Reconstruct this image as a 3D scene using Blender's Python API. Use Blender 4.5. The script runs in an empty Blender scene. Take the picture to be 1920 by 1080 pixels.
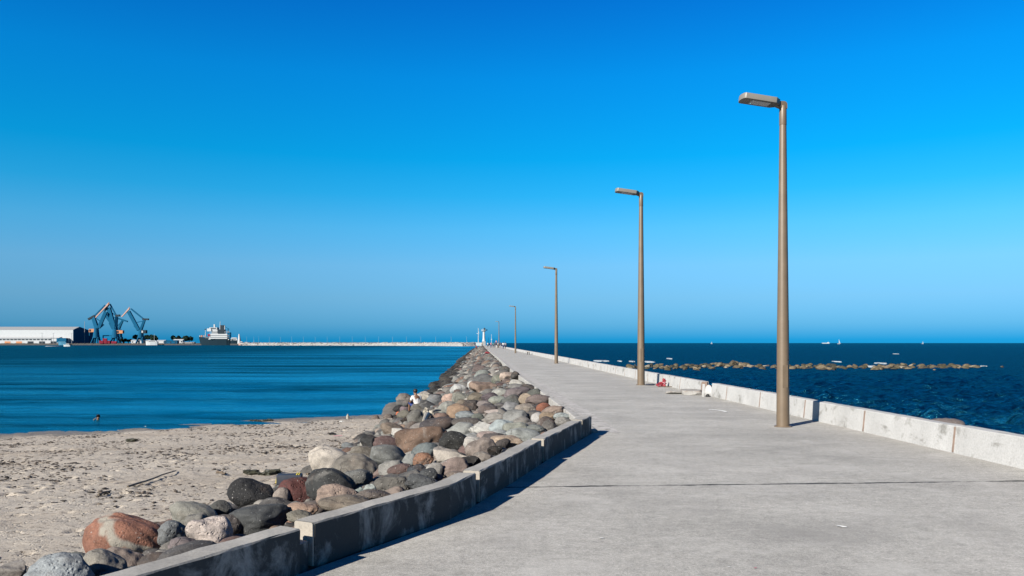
import bpy, bmesh, math, random
import numpy as np
from mathutils import Vector, Matrix, noise

R = math.radians
scene = bpy.context.scene
COL = scene.collection
F_PX, CAM_H, HOR = 1500.0, 1.6, 643.0        # focal length and horizon measured on the 1920 px photograph
SEA = -2.0
rng = random.Random(7)
nrg = np.random.default_rng(11)

# ------------------------------------------------------------------ helpers
def ground(px, py, z=0.0):
    d = F_PX * (CAM_H - z) / (py - HOR)
    return Vector(((px - 960) * d / F_PX, d, z))
def at(px, py, d):
    return Vector(((px - 960) * d / F_PX, d, CAM_H - (py - HOR) * d / F_PX))
def lerp(a, b, t): return a + (b - a) * t
def interp(pts, y):
    xs = [p[0] for p in pts]; ys = [p[1] for p in pts]
    return np.interp(y, xs, ys)
def srgb(r, g, b):
    f = lambda c: (c/255/12.92) if c/255 <= .04045 else ((c/255 + .055)/1.055)**2.4
    return (f(r), f(g), f(b))

def tag(o, label=None, cat=None, group=None, kind=None):
    if label: o['label'] = label
    if cat: o['category'] = cat
    if group: o['group'] = group
    if kind: o['kind'] = kind
    return o
def empty(name, loc, label, cat, group=None, rz=0.0):
    o = bpy.data.objects.new(name, None); COL.objects.link(o)
    o.empty_display_size = .1
    o.location = loc; o.rotation_euler = (0, 0, rz)
    return tag(o, label, cat, group)
def link_mesh(name, me, mat=None, parent=None, smooth=False):
    o = bpy.data.objects.new(name, me); COL.objects.link(o)
    if mat: me.materials.append(mat)
    if parent: o.parent = parent
    if smooth: me.polygons.foreach_set('use_smooth', [True]*len(me.polygons))
    return o
def copy_tree(o, parent=None):
    c = o.copy(); COL.objects.link(c)
    if parent: c.parent = parent
    for ch in list(o.children): copy_tree(ch, c)
    return c

class MB:
    """collects simple solids and links them as one mesh"""
    def __init__(s): s.bm = bmesh.new()
    def box(s, c, size, rz=0, ry=0, rx=0, taper=1.0):
        m = Matrix.Translation(c) @ Matrix.Rotation(rz, 4, 'Z') @ Matrix.Rotation(ry, 4, 'Y') @ Matrix.Rotation(rx, 4, 'X')
        v = []
        for z in (-.5, .5):
            k = taper if z > 0 else 1
            for x, y in ((-.5, -.5), (.5, -.5), (.5, .5), (-.5, .5)):
                v.append(s.bm.verts.new(m @ Vector((x*size[0]*k, y*size[1]*k, z*size[2]))))
        for f in ((3,2,1,0), (4,5,6,7), (0,1,5,4), (1,2,6,5), (2,3,7,6), (3,0,4,7)):
            s.bm.faces.new([v[i] for i in f])
        return s
    def bar(s, a, b, w, h=None):
        a, b = Vector(a), Vector(b); h = h or w
        d = b - a; q = d.to_track_quat('Z', 'Y').to_matrix().to_4x4()
        m = Matrix.Translation((a+b)/2) @ q
        v = []
        for z in (-.5, .5):
            for x, y in ((-.5, -.5), (.5, -.5), (.5, .5), (-.5, .5)):
                v.append(s.bm.verts.new(m @ Vector((x*w, y*h, z*d.length))))
        for f in ((3,2,1,0), (4,5,6,7), (0,1,5,4), (1,2,6,5), (2,3,7,6), (3,0,4,7)):
            s.bm.faces.new([v[i] for i in f])
        return s
    def tube(s, a, b, r1, r2=None, n=16):
        a, b = Vector(a), Vector(b); r2 = r1 if r2 is None else r2
        q = (b-a).to_track_quat('Z', 'Y').to_matrix()
        ra, rb = [], []
        for i in range(n):
            t = 2*math.pi*i/n; u = q @ Vector((math.cos(t), math.sin(t), 0))
            ra.append(s.bm.verts.new(a + u*r1)); rb.append(s.bm.verts.new(b + u*r2))
        for i in range(n):
            j = (i+1) % n
            s.bm.faces.new((ra[i], ra[j], rb[j], rb[i]))
        s.bm.faces.new(ra[::-1]); s.bm.faces.new(rb)
        return s
    def prism(s, poly, vec):
        """polygon of 3-D points swept along vec"""
        vec = Vector(vec)
        a = [s.bm.verts.new(Vector(p)) for p in poly]; b = [s.bm.verts.new(Vector(p)+vec) for p in poly]
        n = len(a)
        for i in range(n):
            j = (i+1) % n; s.bm.faces.new((a[i], a[j], b[j], b[i]))
        s.bm.faces.new(a[::-1]); s.bm.faces.new(b)
        return s
    def blob(s, c, r, sub=2, jit=.15, squash=(1,1,1)):
        ret = bmesh.ops.create_icosphere(s.bm, subdivisions=sub, radius=1)
        c = Vector(c); o = Vector((rng.random()*50, rng.random()*50, 0))
        for v in ret['verts']:
            k = 1 + jit*noise.noise(v.co*1.7+o)*2
            v.co = c + Vector((v.co.x*squash[0], v.co.y*squash[1], v.co.z*squash[2]))*r*k
        return s
    def build(s, name, mat, parent=None, bevel=0, seg=2, smooth=False):
        bmesh.ops.recalc_face_normals(s.bm, faces=s.bm.faces)
        if bevel:
            bmesh.ops.bevel(s.bm, geom=[e for e in s.bm.edges if e.calc_face_angle(0) > .5], offset=bevel, segments=seg, affect='EDGES', profile=.6)
        me = bpy.data.meshes.new(name); s.bm.to_mesh(me); s.bm.free()
        o = link_mesh(name, me, mat, parent)
        if smooth:
            me.polygons.foreach_set('use_smooth', [True]*len(me.polygons))
            me.set_sharp_from_angle(angle=R(35))
        return o

def np_mesh(name, co, faces, mat=None, parent=None, smooth=True):
    me = bpy.data.meshes.new(name)
    co = np.asarray(co, dtype=np.float32); faces = np.asarray(faces, dtype=np.int32)
    me.vertices.add(len(co)); me.vertices.foreach_set('co', co.ravel())
    k = faces.shape[1]
    me.loops.add(faces.size); me.loops.foreach_set('vertex_index', faces.ravel())
    me.polygons.add(len(faces)); me.polygons.foreach_set('loop_start', np.arange(0, faces.size, k, dtype=np.int32))
    me.update(calc_edges=True)
    return link_mesh(name, me, mat, parent, smooth)
def grid_faces(nr, nc):
    i = np.arange(nr*nc).reshape(nr, nc)
    return np.stack([i[:-1,:-1], i[:-1,1:], i[1:,1:], i[1:,:-1]], -1).reshape(-1, 4)
def set_tint(me, cols):
    a = me.color_attributes.new('tint', 'FLOAT_COLOR', 'POINT')
    a.data.foreach_set('color', np.asarray(cols, dtype=np.float32).ravel())

# smooth numpy value noise in 2-D
def vnoise(x, y, seed=0):
    xi = np.floor(x).astype(np.int64); yi = np.floor(y).astype(np.int64)
    fx = x-xi; fy = y-yi; fx = fx*fx*(3-2*fx); fy = fy*fy*(3-2*fy)
    def h(a, b):
        n = (a*374761393 + b*668265263 + seed*1442695041) & 0x7fffffff
        n = (n ^ (n >> 13))*1274126177 & 0x7fffffff
        return ((n ^ (n >> 16)) & 0xffff)/65535.0
    return lerp(lerp(h(xi, yi), h(xi+1, yi), fx), lerp(h(xi, yi+1), h(xi+1, yi+1), fx), fy)*2-1

# ------------------------------------------------------------------ materials
class NT:
    def __init__(s, name):
        s.m = bpy.data.materials.new(name); s.m.use_nodes = True
        s.t = s.m.node_tree; s.n = s.t.nodes; s.n.clear()
        s.out = s.n.new('ShaderNodeOutputMaterial'); s.p = s.n.new('ShaderNodeBsdfPrincipled')
        s.L(s.p.outputs[0], s.out.inputs[0])
        s._tc = None
    def L(s, a, b): s.t.links.new(a, b)
    def obj(s):
        if s._tc is None: s._tc = s.n.new('ShaderNodeTexCoord')
        return s._tc.outputs['Object']
    def geo(s): return s.n.new('ShaderNodeNewGeometry').outputs['Position']
    def mapping(s, vec, scale=(1,1,1), rot=(0,0,0), loc=(0,0,0)):
        m = s.n.new('ShaderNodeMapping'); s.L(vec, m.inputs[0])
        m.inputs['Scale'].default_value = scale; m.inputs['Rotation'].default_value = rot; m.inputs['Location'].default_value = loc
        return m.outputs[0]
    def noise(s, vec, scale, detail=4, rough=.55, dist=0):
        n = s.n.new('ShaderNodeTexNoise'); s.L(vec, n.inputs['Vector'])
        n.inputs['Scale'].default_value = scale; n.inputs['Detail'].default_value = detail
        n.inputs['Roughness'].default_value = rough; n.inputs['Distortion'].default_value = dist
        return n.outputs[0]
    def voro(s, vec, scale, feature='F1'):
        n = s.n.new('ShaderNodeTexVoronoi'); n.feature = feature; s.L(vec, n.inputs['Vector']); n.inputs['Scale'].default_value = scale
        return n.outputs['Distance']
    def ramp(s, fac, stops, interp='LINEAR'):
        r = s.n.new('ShaderNodeValToRGB'); s.L(fac, r.inputs[0]); r.color_ramp.interpolation = interp
        e = r.color_ramp.elements
        while len(e) < len(stops): e.new(.5)
        for k, (p, c) in enumerate(stops):
            e[k].position = p; e[k].color = (c if isinstance(c, tuple) else (c, c, c)) + (1,)
        return r.outputs[0]
    def mix(s, fac, a, b, mode='MIX'):
        m = s.n.new('ShaderNodeMix'); m.data_type = 'RGBA'; m.blend_type = mode
        for k, v in ((0, fac), (6, a), (7, b)):
            if isinstance(v, (int, float)): m.inputs[k].default_value = v if k == 0 else (v, v, v, 1)
            elif isinstance(v, tuple): m.inputs[k].default_value = v + (1,)
            else: s.L(v, m.inputs[k])
        return m.outputs[2]
    def math(s, op, a, b=0.0, c=0.0):
        m = s.n.new('ShaderNodeMath'); m.operation = op
        for k, v in enumerate((a, b, c)):
            if isinstance(v, (int, float)): m.inputs[k].default_value = v
            else: s.L(v, m.inputs[k])
        return m.outputs[0]
    def attr(s, name):
        a = s.n.new('ShaderNodeAttribute'); a.attribute_name = name; return a.outputs['Color']
    def bump(s, h, strength=.3, dist=.02, prev=None):
        b = s.n.new('ShaderNodeBump'); s.L(h, b.inputs['Height'])
        b.inputs['Strength'].default_value = strength; b.inputs['Distance'].default_value = dist
        if prev is not None: s.L(prev, b.inputs['Normal'])
        return b.outputs[0]
    def fin(s, col=None, rough=.8, normal=None, spec=.3, metal=0):
        if isinstance(col, tuple): col = tuple(x*.72 for x in col)
        elif col is not None: col = s.mix(1.0, col, .72, 'MULTIPLY')      # one common step down for every paint and stone
        if col is not None:
            if isinstance(col, tuple): s.p.inputs['Base Color'].default_value = col + (1,)
            else: s.L(col, s.p.inputs['Base Color'])
        if isinstance(rough, (int, float)): s.p.inputs['Roughness'].default_value = rough
        else: s.L(rough, s.p.inputs['Roughness'])
        if normal is not None: s.L(normal, s.p.inputs['Normal'])
        s.p.inputs['Specular IOR Level'].default_value = spec; s.p.inputs['Metallic'].default_value = metal
        return s.m

def mottled(name, c, var=.18, scale=3.0, rough=.7, bump=.15, spec=.3, dist=.01):
    """paint, cloth, metal or timber with uneven wear"""
    t = NT(name); o = t.obj()
    n = t.noise(o, scale, 5); lo = tuple(x*(1-var) for x in c); hi = tuple(min(1, x*(1+var)) for x in c)
    col = t.ramp(n, [(.3, lo), (.7, hi)])
    return t.fin(col, rough, t.bump(t.noise(o, scale*6, 4), bump, dist), spec)

def concrete_walk():
    t = NT('walkway_concrete'); g = t.geo()
    broad = t.noise(t.mapping(g, (.35, .55, 1)), 1.0, 6, .6)
    streak = t.noise(t.mapping(g, (1.3, 5.5, 1), (0, 0, R(5))), 1.0, 8, .72, .8)
    mid = t.noise(t.mapping(g, (10, 10, 1)), 1.0, 6, .72); fine = t.noise(g, 42, 4, .7); grit = t.noise(g, 160, 2, .6)
    col = t.ramp(broad, [(.28, (.27,.262,.240)), (.5, (.345,.334,.307)), (.74, (.42,.406,.375))])
    col = t.mix(.32, col, t.ramp(streak, [(.3, .75), (.5, 1.0), (.72, 1.2)]), 'MULTIPLY')
    col = t.mix(.8, col, t.ramp(fine, [(.28, .55), (.5, 1.0), (.72, 1.4)]), 'MULTIPLY')
    col = t.mix(.9, col, t.ramp(grit, [(.3, .5), (.5, 1.0), (.7, 1.45)]), 'MULTIPLY')
    col = t.mix(.8, col, t.ramp(mid, [(.30, .68), (.5, 1.0), (.70, 1.25)]), 'MULTIPLY')
    # pale trowel marks and worn patches
    patch = t.noise(t.mapping(g, (.9, 1.1, 1)), 1.3, 7, .65, .6)
    col = t.mix(t.ramp(patch, [(.52, 0.0), (.68, .5)]), col, (.46,.448,.42))
    dk = t.noise(t.mapping(g, (.6, .8, 1), loc=(9, 4, 0)), 1.1, 6, .6, .3)
    col = t.mix(t.ramp(dk, [(.52, 0.0), (.70, .5)]), col, (.225,.217,.203))
    # the open construction joint that crosses the walkway
    sep = t.n.new('ShaderNodeSeparateXYZ'); t.L(g, sep.inputs[0])
    wob = t.noise(t.mapping(g, (1, 0, 0)), 1.6, 6, .7)
    line = t.math('SUBTRACT', sep.outputs[1], t.math('ADD', t.math('MULTIPLY', sep.outputs[0], .068), t.math('MULTIPLY_ADD', wob, .14, 8.80)))
    wid = t.math('MULTIPLY_ADD', t.ramp(t.noise(t.mapping(g, (1, 0, 0), loc=(4.3, 0, 0)), 1.1, 5, .7), [(.40, 0.0), (.55, 1.0)]), .034, .004)
    crack = t.math('LESS_THAN', t.math('ABSOLUTE', line), wid)
    col = t.mix(crack, col, (.035,.034,.033))
    h = t.math('ADD', t.math('MULTIPLY', fine, .5), t.math('MULTIPLY', streak, .35))
    h = t.math('SUBTRACT', h, crack)
    return t.fin(col, .85, t.bump(t.math('ADD', h, t.math('MULTIPLY', grit, .35)), .55, .012), .25)

def concrete(name, c0, c1, stain_shade=None, stain_shade_amt=0.0, top=None, scale=1.0, run=(3.2, 3.2, 1.1)):
    t = NT(name); g = t.geo()
    n = t.noise(g, 2.3*scale, 7, .62); f = t.noise(g, 38, 5, .7)
    col = t.ramp(n, [(.3, c0), (.72, c1)])
    col = t.mix(.7, col, t.ramp(f, [(.28, .7), (.5, 1.0), (.75, 1.22)]), 'MULTIPLY')
    if stain_shade:
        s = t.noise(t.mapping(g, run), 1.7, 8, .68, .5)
        m = t.ramp(s, [(.5-stain_shade_amt*.25, 0.0), (.62-stain_shade_amt*.2, .9)])
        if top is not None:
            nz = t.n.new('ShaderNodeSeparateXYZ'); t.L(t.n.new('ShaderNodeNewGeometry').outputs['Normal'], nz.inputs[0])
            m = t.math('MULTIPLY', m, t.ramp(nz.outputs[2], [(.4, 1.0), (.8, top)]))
        col = t.mix(m, col, stain_shade)
    pits = t.ramp(t.voro(g, 26), [(.06, 0.0), (.16, 1.0)])
    h = t.math('ADD', t.math('MULTIPLY', f, .6), t.math('MULTIPLY', pits, .25))
    return t.fin(col, .88, t.bump(h, .5, .012), .2)

def rock_mat(name, pit=0.0):
    t = NT(name); o = t.obj(); tint = t.attr('tint')
    oi = t.n.new('ShaderNodeObjectInfo')
    off = t.n.new('ShaderNodeVectorMath'); off.operation = 'ADD'; t.L(o, off.inputs[0])
    cmb = t.n.new('ShaderNodeCombineXYZ')
    for k in range(3): t.L(t.math('MULTIPLY', oi.outputs['Random'], 31.0+9*k), cmb.inputs[k])
    t.L(cmb.outputs[0], off.inputs[1]); v = off.outputs[0]
    n1 = t.noise(v, 2.6, 7, .62, .5); n2 = t.noise(v, 11, 6, .7); n3 = t.noise(v, 70, 3, .7)
    col = t.mix(.9, tint, t.ramp(n1, [(.28, .52), (.5, 1.0), (.75, 1.38)]), 'MULTIPLY')
    col = t.mix(.8, col, t.ramp(n2, [(.28, .72), (.5, 1.0), (.74, 1.22)]), 'MULTIPLY')
    col = t.mix(.75, col, t.ramp(n3, [(.28, .55), (.5, 1.0), (.72, 1.45)]), 'MULTIPLY')
    # dry dust and lichen films, slightly warm mineral stains
    film = t.noise(t.mapping(v, loc=(3, 7, 1)), 1.9, 8, .66, .8)
    col = t.mix(t.ramp(film, [(.60, 0.0), (.70, .38)]), col, (.25,.24,.22))
    rust = t.noise(t.mapping(v, loc=(13, 2, 5)), 1.4, 6, .6, .4)
    col = t.mix(t.ramp(rust, [(.58, 0.0), (.72, .30)]), col, (.15,.095,.065))
    wob = t.n.new('ShaderNodeTexNoise'); t.L(v, wob.inputs['Vector']); wob.inputs['Scale'].default_value = 3.5; wob.inputs['Detail'].default_value = 5
    wv = t.n.new('ShaderNodeVectorMath'); wv.operation = 'MULTIPLY_ADD'; t.L(wob.outputs[1], wv.inputs[0]); wv.inputs[1].default_value = (.55, .55, .55); t.L(v, wv.inputs[2])
    edge = t.voro(wv.outputs[0], 2.1, 'DISTANCE_TO_EDGE')
    msk = t.ramp(t.noise(t.mapping(v, loc=(5, 1, 9)), 1.6, 3, .5), [(.48, 0.0), (.60, 1.0)])
    crk = t.math('MULTIPLY', t.ramp(edge, [(.006, 1.0), (.030, 0.0)]), msk)
    col = t.mix(t.math('MULTIPLY', crk, .5), col, (.035,.032,.030))
    flk = t.ramp(t.noise(t.mapping(v, loc=(2, 6, 3)), 34, 2, .6), [(.66, 0.0), (.72, .55)])
    col = t.mix(flk, col, (.36,.35,.33))
    h = t.math('ADD', t.math('MULTIPLY', n2, 1.0), t.math('MULTIPLY', n3, .5))
    h = t.math('SUBTRACT', h, t.math('MULTIPLY', crk, .6))
    if pit:
        h = t.math('ADD', h, t.math('MULTIPLY', t.ramp(t.voro(v, 22), [(.08, 0.0), (.35, 1.0)]), pit))
    return t.fin(col, .82, t.bump(h, .55, .025 if not pit else .04), .25)

def streaked_rock():
    m = rock_mat('streaked_boulder_stone', .35); nt = m.node_tree; p = [n for n in nt.nodes if n.type == 'BSDF_PRINCIPLED'][0]
    src = p.inputs['Base Color'].links[0].from_socket
    tc = nt.nodes.new('ShaderNodeTexCoord'); mp = nt.nodes.new('ShaderNodeMapping'); nt.links.new(tc.outputs['Object'], mp.inputs[0])
    mp.inputs['Rotation'].default_value = (0, R(-28), 0)
    nz = nt.nodes.new('ShaderNodeTexNoise'); nt.links.new(tc.outputs['Object'], nz.inputs['Vector']); nz.inputs['Scale'].default_value = 2.4; nz.inputs['Detail'].default_value = 3
    sp = nt.nodes.new('ShaderNodeSeparateXYZ'); nt.links.new(mp.outputs[0], sp.inputs[0])
    a = nt.nodes.new('ShaderNodeMath'); a.operation = 'MULTIPLY_ADD'; nt.links.new(nz.outputs[0], a.inputs[0]); a.inputs[1].default_value = .34; nt.links.new(sp.outputs[2], a.inputs[2])
    b = nt.nodes.new('ShaderNodeMath'); b.operation = 'SUBTRACT'; nt.links.new(a.outputs[0], b.inputs[0]); b.inputs[1].default_value = .30
    c = nt.nodes.new('ShaderNodeMath'); c.operation = 'ABSOLUTE'; nt.links.new(b.outputs[0], c.inputs[0])
    d = nt.nodes.new('ShaderNodeValToRGB'); nt.links.new(c.outputs[0], d.inputs[0]); d.color_ramp.elements[0].position = .040; d.color_ramp.elements[0].color = (1,1,1,1); d.color_ramp.elements[1].position = .075; d.color_ramp.elements[1].color = (0,0,0,1)
    x = nt.nodes.new('ShaderNodeMix'); x.data_type = 'RGBA'; nt.links.new(d.outputs[0], x.inputs[0]); nt.links.new(src, x.inputs[6]); x.inputs[7].default_value = (.17,.155,.13,1)
    n2 = nt.nodes.new('ShaderNodeTexNoise'); nt.links.new(tc.outputs['Object'], n2.inputs['Vector']); n2.inputs['Scale'].default_value = 5.5; n2.inputs['Detail'].default_value = 8
    r2 = nt.nodes.new('ShaderNodeValToRGB'); nt.links.new(n2.outputs[0], r2.inputs[0]); r2.color_ramp.elements[0].position = .30; r2.color_ramp.elements[1].position = .46
    ml = nt.nodes.new('ShaderNodeMath'); ml.operation = 'MULTIPLY'; nt.links.new(d.outputs[0], ml.inputs[0]); nt.links.new(r2.outputs[0], ml.inputs[1]); nt.links.new(ml.outputs[0], x.inputs[0])
    nt.links.new(x.outputs[2], p.inputs['Base Color'])
    return m
def sand_mat():
    t = NT('beach_sand'); g = t.geo()
    b = t.noise(t.mapping(g, (.22, .5, 1), (0, 0, R(-28))), 1.0, 6, .6)
    f = t.noise(g, 30, 5, .72); gr = t.noise(g, 220, 2, .6)
    col = t.ramp(b, [(.3, (.345,.305,.255)), (.55, (.405,.36,.302)), (.75, (.445,.40,.34))])
    col = t.mix(.6, col, t.ramp(f, [(.3, .72), (.5, 1.0), (.7, 1.18)]), 'MULTIPLY')
    col = t.mix(.55, col, t.ramp(gr, [(.3, .7), (.5, 1.0), (.7, 1.25)]), 'MULTIPLY')
    # tide litter: bits of dark weed and shell grit gathered in drifts
    sp = t.noise(t.mapping(g, (9, 14, 1), (0, 0, R(20))), 1.0, 3, .7)
    area = t.noise(t.mapping(g, (.15, .42, 1), (0, 0, R(-25)), (5, 2, 0)), 1.0, 4, .6)
    m = t.math('MULTIPLY', t.ramp(sp, [(.575, 0.0), (.615, 1.0)]), t.ramp(area, [(.40, .55), (.60, 1.0)]))
    col = t.mix(m, col, (.105,.085,.065))
    warm = t.ramp(t.noise(t.mapping(g, (.16, .5, 1), (0, 0, R(-25)), (1, 8, 0)), 1.0, 5, .6), [(.52, 0.0), (.68, .45)])
    col = t.mix(warm, col, (.30,.245,.185))
    sep = t.n.new('ShaderNodeSeparateXYZ'); t.L(g, sep.inputs[0])
    wet = t.ramp(t.math('ADD', sep.outputs[2], t.math('MULTIPLY', t.math('SUBTRACT', b, .5), .10)), [(0.0, 1.0), (1.0, 0.0)])
    z = t.math('MULTIPLY_ADD', sep.outputs[2], 14.0, 28.0)     # 0 at the waterline, 1 seven centimetres above
    z = t.math('ADD', z, t.math('MULTIPLY', t.math('SUBTRACT', f, .5), 1.2))
    wet = t.ramp(z, [(.25, 1.0), (.95, 0.0)])
    col = t.mix(t.math('MULTIPLY', wet, .75), col, (.10,.085,.07))
    rough = t.math('MULTIPLY_ADD', wet, -.45, .92)
    h = t.math('ADD', f, t.math('MULTIPLY', gr, .25))
    wv = t.n.new('ShaderNodeVectorMath'); wv.operation = 'ADD'; t.L(g, wv.inputs[0])
    nz = t.n.new('ShaderNodeTexNoise'); t.L(g, nz.inputs['Vector']); nz.inputs['Scale'].default_value = 5; t.L(nz.outputs[1], wv.inputs[1])
    pit = t.ramp(t.voro(t.mapping(wv.outputs[0], (4.2, 5.2, 0)), 1.0), [(.10, 0.0), (.30, 1.0)])
    pit2 = t.ramp(t.voro(t.mapping(wv.outputs[0], (9, 11, 0), loc=(3, 1, 0)), 1.0), [(.08, 0.0), (.28, 1.0)])
    dry = t.math('SUBTRACT', 1.0, wet)
    hp = t.math('MULTIPLY', t.math('ADD', pit, t.math('MULTIPLY', pit2, .5)), dry)
    return t.fin(col, rough, t.bump(hp, .6, .035, t.bump(h, .7, .02)), .2)

def water_mat(name, deep, crest, wave, streak=None, rough=.12, ruffled=.12):
    t = NT(name); g = t.geo()
    w1 = t.noise(t.mapping(g, wave), 1.0, 7, .62, .6)
    w2 = t.noise(t.mapping(g, tuple(x*5 for x in wave), (0, 0, R(20))), 1.0, 4, .6, .3)
    h = t.math('ADD', w1, t.math('MULTIPLY', w2, .25))
    w3 = t.noise(t.mapping(g, tuple(x*3.2 for x in wave), (0, 0, R(-14)), (7, 2, 0)), 1.0, 5, .65, .5)
    col = t.ramp(t.math('ADD', t.math('MULTIPLY', w1, .5), t.math('MULTIPLY', w3, .5)), [(.41, deep), (.61, crest)])
    b = t.n.new('ShaderNodeBump'); t.L(h, b.inputs['Height']); b.inputs['Distance'].default_value = .35 if streak else .6
    b.inputs['Strength'].default_value = .8
    cap = ruffled
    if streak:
        # slick, nearly calm lanes in the lee of the jetty, their sheen partly painted into the colour; ruffled water farther out
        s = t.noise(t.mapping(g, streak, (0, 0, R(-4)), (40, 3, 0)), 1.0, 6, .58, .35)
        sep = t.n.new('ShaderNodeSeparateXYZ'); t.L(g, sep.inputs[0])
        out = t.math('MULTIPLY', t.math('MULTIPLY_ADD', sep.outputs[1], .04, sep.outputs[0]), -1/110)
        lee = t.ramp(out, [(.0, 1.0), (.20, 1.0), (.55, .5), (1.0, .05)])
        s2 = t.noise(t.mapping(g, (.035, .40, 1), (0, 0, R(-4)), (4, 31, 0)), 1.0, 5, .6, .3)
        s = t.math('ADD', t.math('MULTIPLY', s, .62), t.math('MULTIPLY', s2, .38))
        sheen_lane = t.math('MULTIPLY', t.ramp(s, [(.40, 1.0), (.59, 0.0)]), lee)
        col = t.mix(t.math('MULTIPLY', sheen_lane, .68), col, (.0004, .075, .150))
        t.L(t.math('MULTIPLY_ADD', sheen_lane, -.45, .80), b.inputs['Strength'])
        cap = t.math('MULTIPLY_ADD', sheen_lane, .85, ruffled)
    # rough water mirrors only part of the sky, however low one looks across it
    t.n.remove(t.p)
    fr = t.n.new('ShaderNodeFresnel'); fr.inputs['IOR'].default_value = 1.33; t.L(b.outputs[0], fr.inputs['Normal'])
    df = t.n.new('ShaderNodeBsdfDiffuse'); t.L(col, df.inputs['Color'])
    gl = t.n.new('ShaderNodeBsdfGlossy'); gl.inputs['Roughness'].default_value = rough; gl.inputs['Color'].default_value = (.14, .88, 1.0, 1); t.L(b.outputs[0], gl.inputs['Normal']); t.L(b.outputs[0], df.inputs['Normal'])
    mxs = t.n.new('ShaderNodeMixShader'); t.L(t.math('MINIMUM', fr.outputs[0], cap), mxs.inputs[0]); t.L(df.outputs[0], mxs.inputs[1]); t.L(gl.outputs[0], mxs.inputs[2])
    t.L(mxs.outputs[0], t.out.inputs[0])
    return t.m

M = {}
M['walk'] = concrete_walk()
M['barrier'] = concrete('barrier_concrete', (.26,.25,.23), (.36,.345,.32), (.034,.037,.038), .60, top=.05, run=(2.2, 2.2, 1.5))  # stains also carry shade painted on the side faces; tops stay pale
M['joint'] = concrete('joint_mortar', (.25,.225,.19), (.34,.31,.27))
M['seawall'] = concrete('seawall_whitewash', (.335,.333,.325), (.425,.422,.413), (.19,.185,.17), -.2, scale=.7, run=(1.2, 1.2, 1.6))
M['caulk'] = mottled('joint_sealant', (.23,.165,.13), .25, 8)
M['kerb'] = concrete('kerb_concrete', (.31,.30,.28), (.41,.395,.37), (.18,.17,.155), .0)
M['paver'] = concrete('edge_strip_concrete', (.32,.31,.29), (.46,.44,.42), (.18,.17,.16), -.05)
M['rubble'] = concrete('rubble_concrete', (.22,.21,.195), (.31,.30,.28), (.20,.17,.15), 0)
M['rock'] = rock_mat('boulder_stone'); M['pitted'] = rock_mat('pitted_boulder_stone', .8)
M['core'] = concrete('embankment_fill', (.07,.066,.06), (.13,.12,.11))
M['sand'] = sand_mat()
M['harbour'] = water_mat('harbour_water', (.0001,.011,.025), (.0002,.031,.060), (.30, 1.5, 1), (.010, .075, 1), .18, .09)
M['sea'] = water_mat('open_sea_water', (.0001,.004,.014), (.0002,.027,.070), (.9, 1.7, 1), None, .14, .13)
M['foam'] = mottled('sea_foam', (.28,.31,.33), .3, 2)
M['taupe'] = mottled('lamp_paint', (.128,.093,.060), .10, 4, .45, .05, .4)
M['lamp_grey'] = mottled('lamp_head_paint', (.185,.17,.145), .08, 4, .45, .05, .4)
M['lens'] = mottled('lamp_lens', (.75,.73,.70), .03, 6, .25, .02, .5)
M['dark'] = mottled('dark_rubber', (.02,.02,.02), .3, 5)
M['skin'] = mottled('skin', (.15,.08,.05), .1, 9, .6)
M['hair'] = mottled('black_hair', (.012,.010,.009), .3, 30, .55)
def paint(name, c, rough=.6):
    far = name.startswith('far')
    M[name] = mottled(name, c, .15, 1.5 if far else 8, .85 if far else rough, .15, .06 if far else .3); return M[name]
for nm, c in {'white_cloth': (.50,.49,.47), 'blue_cloth': (.015,.03,.12), 'red_cloth': (.21,.02,.03), 'pink_cloth': (.36,.15,.18),
              'dark_cloth': (.03,.035,.05), 'grey_cloth': (.20,.20,.21), 'teal_cloth': (.03,.22,.24), 'tan_cloth': (.36,.28,.19), 'wood': (.42,.36,.28),
              'stick': (.10,.075,.05), 'paper': (.52,.52,.50), 'yellow': (.70,.55,.05), 'weed': (.03,.03,.018), 'bone': (.30,.27,.22),
              'far_white': (.40,.41,.42), 'far_grey': (.25,.26,.27), 'far_teal': (.006,.075,.150), 'far_dark': (.025,.035,.045), 'far_orange': (.42,.19,.10),
              'far_pink': (.40,.25,.21), 'far_red': (.20,.022,.04), 'far_hull': (.008,.020,.030), 'far_hullside': (.10,.115,.135), 'far_green': (.02,.045,.03),
              'far_bark': (.06,.05,.04), 'far_quay': (.07,.068,.065), 'far_blue': (.06,.18,.27), 'far_post': (.13,.24,.33), 'far_pale': (.36,.39,.41), 'far_land': (.12,.14,.12), 'far_glass': (.02,.03,.04)}.items():
    paint(nm, c)
M['reef'] = rock_mat('reef_stone', .5)
t_ = NT('breakwater_stone'); g_ = t_.geo()
c_ = t_.ramp(t_.noise(g_, .45, 5, .7), [(.3, (.12,.115,.11)), (.5, (.27,.265,.255)), (.7, (.40,.395,.385))])
M['bwater'] = t_.fin(c_, .9, t_.bump(t_.noise(g_, .5, 4, .7), .8, .6), .2)

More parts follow.
